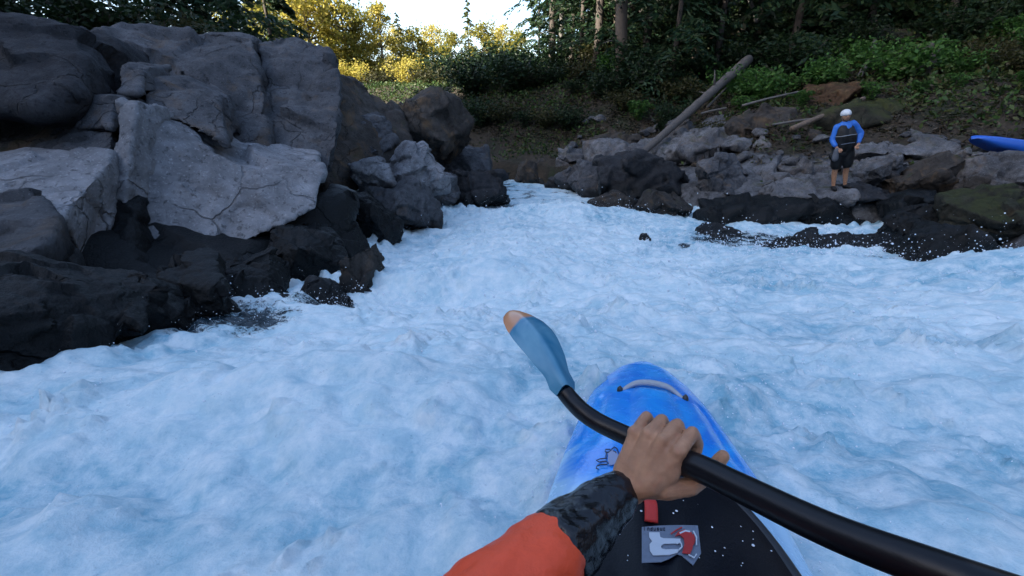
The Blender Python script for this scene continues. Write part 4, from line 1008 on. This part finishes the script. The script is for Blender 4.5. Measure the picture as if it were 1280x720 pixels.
# red grab loop at the skirt front
g0 = Vector(to_k(811, 634, skirt_z)); g1 = Vector(to_k(814, 655, skirt_z))
gp = spline([g0+Vector((0, .02, 0)), g0+Vector((0, 0, .018)), g0.lerp(g1, .5)+Vector((0, 0, .022)), g1+Vector((0, 0, .004))], 6)
obj('grab_loop', tube('grab_loop', gp, .0135, M['red'], 12, .35), sk)
patch = decal('logo_patch', [[(802, 661), (872, 659), (876, 694), (866, 709), (852, 697), (846, 695), (836, 701), (826, 705), (802, 706)]], skirt_z, M['mark_grey'], .003, sk)
decal('patch_emblem', [[(811, 669), (824, 669), (825, 675), (829, 676.5), (850, 677), (850, 683), (829, 683.5), (825.5, 686.5), (827, 689.5), (832, 690.5), (849, 690), (846, 694.5), (836, 697.5), (816, 698), (812, 692), (811.5, 684), (815, 680), (811, 675)]], skirt_z, M['mark_pale'], .0055, sk)
decal('patch_emblem', [[(843, 675), (847, 669), (855, 666), (864, 670), (867, 678), (865, 690), (862, 697), (852, 696), (855, 684), (854, 677), (849, 673)]], skirt_z, M['mark_red'], .007, sk)
decal('patch_emblem', strip([(849, 671), (856, 668), (862, 669)], 1.0)+strip([(845, 684), (850, 682), (852, 688), (848, 692)], .9)+strip([(866, 668), (870, 676), (870, 686)], .8)+strip([(860, 698), (867, 702), (870, 697)], .8), skirt_z, M['mark_pale'], .0085, sk)
decal('patch_emblem', strip([(838, 672), (845, 667), (852, 663.5)], .8)+strip([(866, 672), (868, 680), (866, 685)], .7), skirt_z, M['mark_red'], .0085, sk)
# row of small dark capitals along the patch's top edge: strokes only where legible
tx = [(805, 'l'), (809, 'n'), (813, 'd'), (817, 'u'), (821, 's'), (825, 'u'), (829, 'c')]
G = {'l': [[(0, 0), (0, 4)]], 'n': [[(0, 4), (0, 1)], [(0, 1.2), (2, 1), (2, 4)]], 'd': [[(2, 0), (2, 4)], [(2, 1.4), (0, 1.6), (0, 3.8), (2, 4)]], 'u': [[(0, 1), (0, 4), (2, 4)], [(2, 1), (2, 4)]],
     's': [[(2, 1), (0, 1.4), (0, 2.4), (2, 2.7), (2, 3.8), (0, 4)]], 'c': [[(2, 1.2), (0, 1.2), (0, 3.8), (2, 4)]]}
st = []
for x0, ch in tx:
    for l in G[ch]: st += strip([(x0+a, 661.5+b) for a, b in l], .42)
decal('patch_lettering', st, skirt_z, M['mark_ink'], .0055, sk)
# beads of water on skirt
rs = np.random.RandomState(4); bm = bmesh.new()
for i in range(230):
    a = rs.uniform(0, 6.28); k = math.sqrt(rs.rand())*.93; x, y = rim_pt(a, k)
    r = rs.choice([.0012, .0018, .003, .0045], p=[.4, .3, .2, .1])
    ball(bm, (x, y, skirt_z(x, y)+r*.2), (r, r*rs.uniform(.8, 1.5), r*.6), 5)
obj('water_beads', bm_mesh(bm, 'water_beads', M['drop']), sk, kind='stuff')

# the beached kayak
hull2 = make_hull(48); hull2.materials.append(M['kayak_other'])
k2 = empty('kayak', label='blue kayak pulled up on the rocks, pointed end reaching in at the right edge', cat='kayak')
tip = P(1216, 168, 10.3); tail = P(1450, 208, 9.7)
dv = (tip-tail).normalized(); q = dv.to_track_quat('Y', 'Z')
k2.rotation_mode = 'QUATERNION'; k2.rotation_quaternion = q @ Quaternion((0, 1, 0), .35)
k2.location = tip-dv*1.62+Vector((0, 0, -.30)); k2.scale = (1.0, 1.15, 1.0)
obj('hull', hull2, k2)
obj('cockpit_rim', tube('cockpit_rim', rp, .015, M['rubber'], 8, 1.0, True), k2)
bm = bmesh.new(); ball(bm, (0, SK[0], .325), (SK[2]*.94, SK[1]*.94, .018), 16)
obj('cockpit_cover', bm_mesh(bm, 'cockpit_cover', M['neoprene']), k2)

# ------------------------------------------------------------------ paddle
HC = P(828, 568, .66)
SR_ = P(1180, 712, .42); SL_ = P(722, 508, .75)
Sx = (SR_-SL_).normalized()
shaft_pts = [P(706, 490, .77), P(714, 500, .76), P(729, 515, .735), P(752, 530, .72), P(788, 547, .692), P(828, 568, .66), P(872, 584, .61), P(930, 612, .555), P(1040, 664, .47), P(1180, 716, .40), P(1330, 768, .36)]
far_end = shaft_pts[-1]+(shaft_pts[-1]-shaft_pts[-2]).normalized()*.42
sp = spline(shaft_pts+[far_end], 8)
N_ = len(sp)
proot = empty('paddle', HC, label='black bent-shaft kayak paddle with a worn blue-grey blade, held over the bow', cat='paddle')
def rel(me): 
    c = coords(me)-np.array(HC); set_co(me, c); return me
i0 = 6*8
r_sh = []
for i in range(N_):
    u = i/8
    r_sh.append(.0150 if u < 5.4 else (.0150+.0035*float(sstep(np.float64(5.4), np.float64(5.7), u))))
obj('shaft', rel(tube('shaft', sp, r_sh, M['shaft_black'], 20)), proot)
s = NT('blade'); p = s.pos('Generated'); sx = s.n('ShaderNodeSeparateXYZ'); s.l(s.pos(), sx.inputs[0])
at = s.attr('tip'); nz = s.noise(12, 5, .6, s.pos())
c = s.mix(s.maprange(s.noise(5, 4, .6, s.pos(), 1), .35, .65), (.02, .16, .30), (.14, .33, .44))
c = s.mix(s.maprange(s.math('ADD', at, s.math('MULTIPLY', s.math('SUBTRACT', nz, .5), .12)), .74, .77), c, (.55, .26, .13))
M['blade'] = s.set(Base_Color=c, Roughness=.22, Normal=s.bump(s.noise(40, 4, .6, s.pos()), .15, .002))
def blade(name, base, tipp, wv, parent, L=None):
    ax = tipp-base; L = ax.length; ax.normalize(); wv = (wv-ax*wv.dot(ax)).normalized(); nv = ax.cross(wv)
    prof = [(0, .017), (.06, .024), (.16, .023), (.30, .032), (.48, .040), (.60, .043), (.74, .041), (.86, .034), (.94, .024), (.98, .015), (1, .004)]
    ys = np.linspace(0, 1, 34); V = []; F = []; T = []; m = 15
    for side in (0, 1):
        for y in ys:
            w = float(np.interp(y, [a for a, _ in prof], [b for _, b in prof]))
            for k in range(m):
                x = (k/(m-1)*2-1)
                cx = x*w+.02*y*(1-y)*2
                cup = -.020*(1-x*x)*min(1, w/.08)-.016*math.sin(y*2.4)
                th = .0035+.011*math.exp(-(x*w/.012)**2)*(1-y)
                zz = cup+(th*(1-x**4) if side else -th*(1-x**4))
                V.append(base+ax*(y*L)+wv*cx+nv*zz-HC); T.append(y-.07*x)
    R_ = len(ys)
    for sd in (0, 1):
        for i in range(R_-1):
            for k in range(m-1):
                a = sd*R_*m+i*m+k; f = (a, a+1, a+m+1, a+m); F.append(f if sd else f[::-1])
    me = mesh_np(name, [v[:] for v in V], F, M['blade']); attr(me, 'tip', T)
    return obj(name, me, parent)
b0, b1 = P(707, 492, .765), P(654, 418, .95)
ba = (b1-b0).normalized(); bw = (RT*.77+UP*.64)*.82+(FW-ba*FW.dot(ba)).normalized()*.50
blade('blade', b0, b0+ba*.30, bw, proot)
fb = far_end; fd = (far_end-shaft_pts[-1]).normalized()
blade('blade', fb, fb+fd*.45, Vector((0, .3, 1)), proot)

# ------------------------------------------------------------------ kayaker (camera wearer)
nV = (CAM-HC).normalized(); nV = (nV-Sx*nV.dot(Sx)).normalized(); uV = nV.cross(Sx)
if uV.dot(UP) < 0: uV = -uV
def H(s_, u_, n_): return HC+Sx*s_+uV*u_+nV*n_
bm = bmesh.new()
W0 = H(-.028, -.062, .014)
mcp = [H(-.036, .012, .030), H(-.013, .018, .034), H(.011, .018, .035), H(.034, .012, .031)]
fr = [.0078, .0088, .0092, .0088]; fl = [.82, .95, 1.0, .93]
for i, (m_, r) in enumerate(zip(mcp, fr)):
    s0 = [-.036, -.013, .011, .034][i]; k = fl[i]
    c0 = H(s0*.66-.012, -.046, .022)
    chain(bm, [(W0.lerp(c0, .3), .022), (c0, .0165), (m_, r*1.22)])
    chain(bm, [(m_, r*1.22), (H(s0*1.03, .020+.027*k, .012), r*1.12), (H(s0*1.02, .014+.022*k, -.018), r), (H(s0, .006, -.030*k-.002), r*.95), (H(s0, -.012, -.026), r*.85)])
for m_ in mcp: ball(bm, m_+nV*.003, .0100, 8)
for m_ in mcp: chain(bm, [(W0.lerp(m_, .35)+nV*.0105, .0032), (m_+nV*.0085, .0034)])
# flesh between the metacarpals
for a, b in zip(mcp, mcp[1:]):
    m_ = (a+b)/2-nV*.004; chain(bm, [(W0, .019), (m_.lerp(W0, .5), .0155), (m_, .0085)])
ball(bm, H(-.030, -.040, .006), (.017, .034, .016), 12, Matrix((Sx, uV, nV)).transposed().to_quaternion())
# thumb: leaves the side of the palm, passes under the shaft, tip out beyond it
chain(bm, [(H(-.008, -.052, .010), .019), (H(.024, -.040, .006), .0165), (H(.047, -.026, -.008), .0125), (H(.058, .002, -.030), .0112), (H(.064, .020, -.030), .0104), (H(.070, .034, -.026), .0088)])
chain(bm, [(H(.012, -.045, .018), .014), (H(.030, -.018, .020), .0125), (H(.034, .010, .026), .010)])
ELB = P(520, 850, .47)
fo_ = (ELB-W0)
chain(bm, [(W0+(H(0, -.06, .02)-W0)*.3, .0245), (W0, .0255), (W0+fo_*.22, .029), (W0+fo_*.6, .040), (ELB, .042)], 20)
SHL = Vector((-.08, -.13, .86)); SHR = Vector((.30, -.13, .84)); RH = P(1330, 768, .36)+Vector((.02, -.05, .02)); ELR = Vector((.50, -.05, .62))
chain(bm, [(ELB, .042), (SHL, .055)], 20); chain(bm, [(SHR, .055), (ELR, .042), (RH+Vector((0, -.06, 0)), .026), (RH, .022)], 18)
chain(bm, [(Vector((.22, .05, .40)), .13), (Vector((.15, -.08, .66)), .125), (Vector((.11, -.14, .80)), .115), (Vector((.11, -.17, .95)), .055)], 22)
chain(bm, [(SHL, .06), (SHR, .06)], 18)
ball(bm, (.10, -.20, 1.05), (.075, .095, .115), 16)
kb = remesh(bm_mesh(bm), .0026, 4, .5); c = coords(kb)
c += normals(kb)*(.0007*fbm(c, 130, 3, seed=4)+.0012*fbm(c, 45, 2, seed=6))[:, None]; set_co(kb, c)
pr = obj('person', kb, label='kayaker in an orange and black sleeve, bare hand gripping the paddle shaft', cat='person'); setmat(kb, M['skin'])
def cloth(name, segs, mat, vox, parent, amp=.004, fr_=18, seed=1, n=20, sm_=3):
    bm = bmesh.new()
    for sg in segs: chain(bm, sg, n)
    me = remesh(bm_mesh(bm), vox, sm_); c = coords(me); nn = normals(me)
    c += nn*(amp*fbm(c*[1, 1, 1], fr_, 3, seed=seed)+amp*.9*fbm(c*[1, 2.2, 1], fr_*.45, 2, seed=seed+2, billow=True))[:, None]; set_co(me, c)
    return obj(name, setmat(me, mat), parent)
cu0 = W0+fo_*.02
cloth('cuff', [[(cu0, .0285), (cu0+fo_*.05, .034), (cu0+fo_*.16, .039)]], M['black_cloth'], .003, pr, .0016, 60, 3)
bd = W0+fo_*.40
cloth('sleeve_panel', [[(cu0+fo_*.09, .036), (W0+fo_*.28, .046), (bd, .054)]], M['black_cloth'], .003, pr, .006, 24, 4)
bm = bmesh.new(); rod(bm, bd, bd+fo_*.001, .06, .06); bm.free()
cloth('jacket', [[(bd+fo_*.03, .0555), (W0+fo_*.7, .062), (ELB, .066), (SHL, .075)], [(SHL, .08), (SHR, .08)], [(SHR, .075), (ELR, .06), (RH+Vector((0, -.07, 0)), .042)],
      [(Vector((.22, .04, .42)), .15), (Vector((.15, -.08, .66)), .145), (Vector((.11, -.14, .82)), .12)]], M['orange'], .007, pr, .006, 20, 5)
bm = bmesh.new(); ball(bm, (.10, -.215, 1.09), (.105, .125, .11), 18); hm = bm_mesh(bm, 'helmet', simple('helmet_shell', (.5, .5, .5), .3, .05))
obj('helmet', hm, pr)

# ------------------------------------------------------------------ person on the rocks
FEET = P(1049, 236, 10.35)
pw = empty('tmp', FEET); 
MW = Matrix.Translation(FEET) @ Euler((0, -.17, rad(-8))).to_matrix().to_4x4() @ Matrix.Diagonal((1.02, 1.0, 1.0, 1))
bpy.data.objects.remove(pw)
def L3(x, y, z): return Vector((x, y, z))
def fig(segs, balls, vox, sm_=3):
    bm = bmesh.new()
    for sg in segs: chain(bm, [(L3(*a), r) for a, r in sg], 12)
    for c_, r in balls: ball(bm, c_, r, 10)
    return remesh(bm_mesh(bm), vox, sm_)
shl, shr = (-.155, -.01, 1.38), (.16, .01, 1.40)
elbL, haL = (-.235, -.03, 1.12), (-.19, -.18, .93)
elbR, haR = (.32, .02, 1.17), (.22, -.16, .97)
body = fig([
    [((-.09, 0, .92), .09), ((-.11, -.02, .50), .062), ((-.12, 0, .44), .055), ((-.12, .02, .34), .056), ((-.12, .01, .10), .036), ((-.12, 0, .05), .038)],
    [((.09, 0, .92), .09), ((.10, -.03, .50), .062), ((.11, 0, .44), .055), ((.11, .02, .34), .056), ((.115, .01, .10), .036), ((.115, 0, .05), .038)],
    [((-.12, .02, .045), .034), ((-.15, -.14, .03), .026)], [((.115, .02, .045), .034), ((.16, -.13, .03), .026)],
    [((0, 0, .92), .135), ((0, 0, 1.12), .13), ((0, 0, 1.30), .14)], [(shl, .062), (shr, .062)],
    [((0, 0, 1.40), .06), ((-.005, -.02, 1.50), .055)],
    [(shl, .055), (elbL, .042), (haL, .030)], [(shr, .055), (elbR, .042), (haR, .030)],
    [(haL, .03), ((-.17, -.23, .93), .026)], [(haR, .03), ((.17, -.20, .94), .026)],
], [((-.01, -.035, 1.60), (.078, .095, .115)), ((-.02, -.135, 1.585), (.014, .018, .022))], .011)
po = obj('person', body, label='standing paddler on the rocks in a white helmet, blue top and black knee-length shorts', cat='person'); po.matrix_world = MW; setmat(body, M['skin'])
for hx, hy, hz, sg in ((-.17, -.23, .93, 1), (.17, -.20, .94, -1)):   # fingers
    bm = bmesh.new()
    for k in range(4): chain(bm, [(L3(hx-.025+.016*k, hy-.01, hz-.01), .010), (L3(hx-.022+.015*k, hy-.035, hz-.035), .009), (L3(hx-.018+.013*k, hy-.025, hz-.062), .008)], 7)
    chain(bm, [(L3(hx+sg*.03, hy, hz+.005), .011), (L3(hx+sg*.045, hy-.02, hz-.03), .009)], 7)
    obj('fingers', bm_mesh(bm, 'fingers', M['skin']), po)
blue = simple('blue_jacket', (.025, .17, .62), .5, .2, 14, .3, .01)
jk = fig([[(shl, .07), (elbL, .058), ((-.225, -.14, 1.02), .05)], [(shr, .085), (elbR, .080), ((.235, -.12, 1.02), .052)], [(shl, .072), (shr, .075)],
          [((0, 0, 1.0), .15), ((0, 0, 1.2), .16), ((0, 0, 1.36), .15)], [((0, 0, 1.42), .07), ((0, -.01, 1.475), .062)]], [], .013)
c = coords(jk); c += normals(jk)*(.012*fbm(c, 8, 3, seed=8))[:, None]; set_co(jk, c); obj('jacket', setmat(jk, blue), po)
black = simple('black_gear', (.0025, .003, .004), .6, .3, 20, .3, .01)
pf = fig([[((-.07, -.05, .95), .15), ((-.06, -.07, 1.16), .155), ((-.06, -.05, 1.31), .125)], [((.07, -.05, .95), .15), ((.06, -.07, 1.16), .155), ((.05, -.05, 1.29), .12)],
          [((-.10, 0, 1.38), .075), ((-.09, -.05, 1.26), .09)], [((.09, 0, 1.38), .075), ((.09, -.05, 1.26), .09)]], [((-.0, -.13, 1.10), (.10, .08, .09))], .013)
obj('life_vest', setmat(pf, black), po)
for nm_, z_, r_ in (('waist_strap', 1.03, .178), ('chest_strap', 1.20, .182)):
    ring_ = [(1.22*r_*math.cos(a)*.93, -.055+r_*.98*math.sin(a), z_+.006*math.sin(3*a)) for a in [2*math.pi*k/36 for k in range(36)]]
    obj(nm_, tube(nm_, ring_, .007, M['strap_grey'] if z_ > 1.1 else M['mark_grey'], 6, 1.0, True), po)
sh = fig([[((-.07, 0, .98), .14), ((-.10, -.02, .80), .125), ((-.115, -.02, .55), .108)], [((.07, 0, .98), .14), ((.10, -.02, .80), .125), ((.11, -.02, .55), .108)],
          [((0, 0, 1.0), .16), ((0, -.01, .80), .14), ((-.20, -.06, .78), .10)]], [], .013)
c = coords(sh); c += normals(sh)*(.012*fbm(c, 9, 3, seed=18))[:, None]; set_co(sh, c); obj('shorts', setmat(sh, black), po)
bag = fig([[((-.215, -.20, .92), .05), ((-.235, -.20, .74), .065)]], [], .012)
for a, b in (((-.12, .03, .05), (-.155, -.16, .035)), ((.115, .03, .05), (.165, -.15, .035))):
    m_ = fig([[(a, .05), (b, .042)], [((a[0], a[1]+.01, .02), .035), ((b[0], b[1], .015), .035)]], [], .010); obj('shoe', setmat(m_, black), po)
bm = bmesh.new(); ball(bm, (-.01, -.02, 1.645), (.094, .122, .092), 18)
for v in bm.verts:
    if v.co.z < 1.615: v.co.z = 1.615+(v.co.z-1.615)*(.05 if v.co.y < -.03 else .7)
obj('helmet', bm_mesh(bm, 'helmet', simple('white_shell', (.72, .74, .76), .3, .05)), po)
for sx_ in (-1, 1):
    bm = bmesh.new(); ball(bm, (-.012+sx_*.030, -.122, 1.605), (.013, .010, .008), 6)
    obj('eye', bm_mesh(bm, 'eye', M['mark_ink']), po)
bm = bmesh.new(); rod(bm, (-.032, -.124, 1.552), (.008, -.124, 1.552), .006, .006, 7); obj('mouth', bm_mesh(bm, 'mouth', simple('lips', (.30, .12, .10), .5, .1)), po)
bm = bmesh.new()
for sx_ in (-1, 1): chain(bm, [(L3(-.01+sx_*.08, -.02, 1.61), .007), (L3(-.01+sx_*.055, -.07, 1.51), .007), (L3(-.01, -.09, 1.485), .007)], 7)
obj('chin_strap', bm_mesh(bm, 'chin_strap', black), po)
bo = obj('throw_bag', setmat(bag, simple('bag_grey', (.10, .11, .13), .7, .3)), label='dark throw bag hanging from the hand of the paddler on the rocks', cat='bag'); bo.matrix_world = MW

# ------------------------------------------------------------------ spray (uncountable drops)
rs = np.random.RandomState(12)
ico = bmesh.new(); bmesh.ops.create_icosphere(ico, subdivisions=1, radius=1); ico.verts.ensure_lookup_table()
IV = np.array([v.co[:] for v in ico.verts]); IF = np.array([[v.index for v in f.verts] for f in ico.faces]); ico.free()
pts = []; sz = []
def burst(cx, cy, n, sx_, sy_, hz, r0, r1, ext=1.0):
    x = cx+rs.normal(size=n)*sx_; y = cy+rs.normal(size=n)*sy_
    z = water_base(x, y)+.05+rs.exponential(hz, n)
    pts.append(np.stack([x, y, z], 1)); sz.append(r0*.7+(r1-r0)*rs.rand(n)**5)
burst(4.9, 6.6, 1100, .9, .45, .12, .002, .014)
burst(3.8, 7.0, 900, .8, .5, .10, .002, .013)
burst(6.1, 4.9, 350, .5, .5, .12, .002, .012)
burst(1.4, 10.6, 600, 1.4, .4, .10, .002, .014)
burst(-1.55, 3.7, 300, .3, .3, .06, .002, .009)
burst(-1.9, 2.7, 160, .3, .3, .05, .0015, .006)
burst(.75, 1.75, 500, .28, .30, .05, .0012, .0045)
burst(1.3, 1.4, 400, .5, .5, .05, .0012, .004)
burst(.0, 2.6, 700, 1.0, .8, .06, .0015, .006)
burst(1.5, 4.2, 600, 1.6, 1.0, .07, .003, .012)
burst(2.3, 8.5, 350, 1.6, 1.2, .08, .005, .016)
burst(.2, 6.0, 400, 1.5, 1.2, .07, .004, .014)
cand = FROTH
pick = rs.choice(cand, 5200); dist_ = np.hypot(wx[pick], wy[pick])
pts.append(np.stack([wx[pick]+rs.normal(size=len(pick))*.02, wy[pick]+rs.normal(size=len(pick))*.02, wz[pick]+rs.exponential(.022, len(pick))*(1+dist_*.35)], 1))
sz.append((.0007+.0030*rs.rand(len(pick))**3)*(.6+dist_*.28))
cand = HULL_EDGE; pick = rs.choice(cand, 900)
pts.append(np.stack([wx[pick], wy[pick], wz[pick]+rs.exponential(.018, len(pick))], 1)); sz.append(.0007+.0025*rs.rand(len(pick))**4)
pp = np.vstack(pts); ss = np.concatenate(sz)
lp = pp @ A[:3, :3].T+A[:3, 3]
ok = ~((np.abs(lp[:, 0]) < np.interp(lp[:, 1], KWy, KWw, left=0, right=0)+.01) & (lp[:, 1] < 1.42) & (lp[:, 1] > -1.4)) & (np.linalg.norm(pp-np.array(CAM), axis=1) > .9)
pp, ss = pp[ok], ss[ok]
st = rs.uniform(.6, 1.7, (len(pp), 3))
v = (IV[None]*(ss[:, None, None]*st[:, None, :])+pp[:, None, :]).reshape(-1, 3)
f = (IF[None]+(np.arange(len(pp))*len(IV))[:, None, None]).reshape(-1, 3)
obj('water_spray', mesh_np('water_spray', v, f, M['drop']), kind='stuff')

# ------------------------------------------------------------------ light, sky, camera
SUN_EL = rad(29); SUN_AZ = math.atan2(-1, -.12)     # from +Y towards +X: direction to the sun is (-1,-.12)
sd = Vector((-.857*math.cos(SUN_EL), -.515*math.cos(SUN_EL), math.sin(SUN_EL))).normalized()
sl_ = bpy.data.lights.new('sun', 'SUN'); sl_.energy = 5; sl_.angle = rad(.5); sl_.color = (1, .93, .80)
so = bpy.data.objects.new('sun', sl_); COL.objects.link(so); so.rotation_euler = sd.to_track_quat('Z', 'Y').to_euler(); so.location = (-30, -5, 30)
w = bpy.data.worlds.new('World'); scn.world = w; w.use_nodes = True
nt = w.node_tree; bg = nt.nodes['Background']; sky = nt.nodes.new('ShaderNodeTexSky'); sky.sky_type = 'NISHITA'
sky.sun_disc = False; sky.sun_elevation = SUN_EL; sky.sun_rotation = math.atan2(sd.x, sd.y) % (2*math.pi); sky.altitude = 200; sky.air_density = .85; sky.dust_density = 1.6; sky.ozone_density = .7
nt.links.new(sky.outputs[0], bg.inputs[0]); bg.inputs[1].default_value = .15
cd = bpy.data.cameras.new('camera'); co_ = bpy.data.objects.new('camera', cd); COL.objects.link(co_)
cd.sensor_width = 36; cd.lens = 36*FPX/1280; cd.clip_start = .02; cd.clip_end = 2000
co_.location = CAM; co_.rotation_euler = (math.pi/2-PITCH, 0, 0)
scn.camera = co_
scn.view_settings.view_transform = 'Standard'; scn.view_settings.look = 'None'; scn.view_settings.gamma = 1; scn.view_settings.use_curve_mapping = False
scn.view_settings.exposure = 1.85
scn.cycles.max_bounces = 6; scn.cycles.diffuse_bounces = 3; scn.cycles.glossy_bounces = 2; scn.cycles.transmission_bounces = 2; scn.cycles.transparent_max_bounces = 4
bpy.context.view_layer.update()
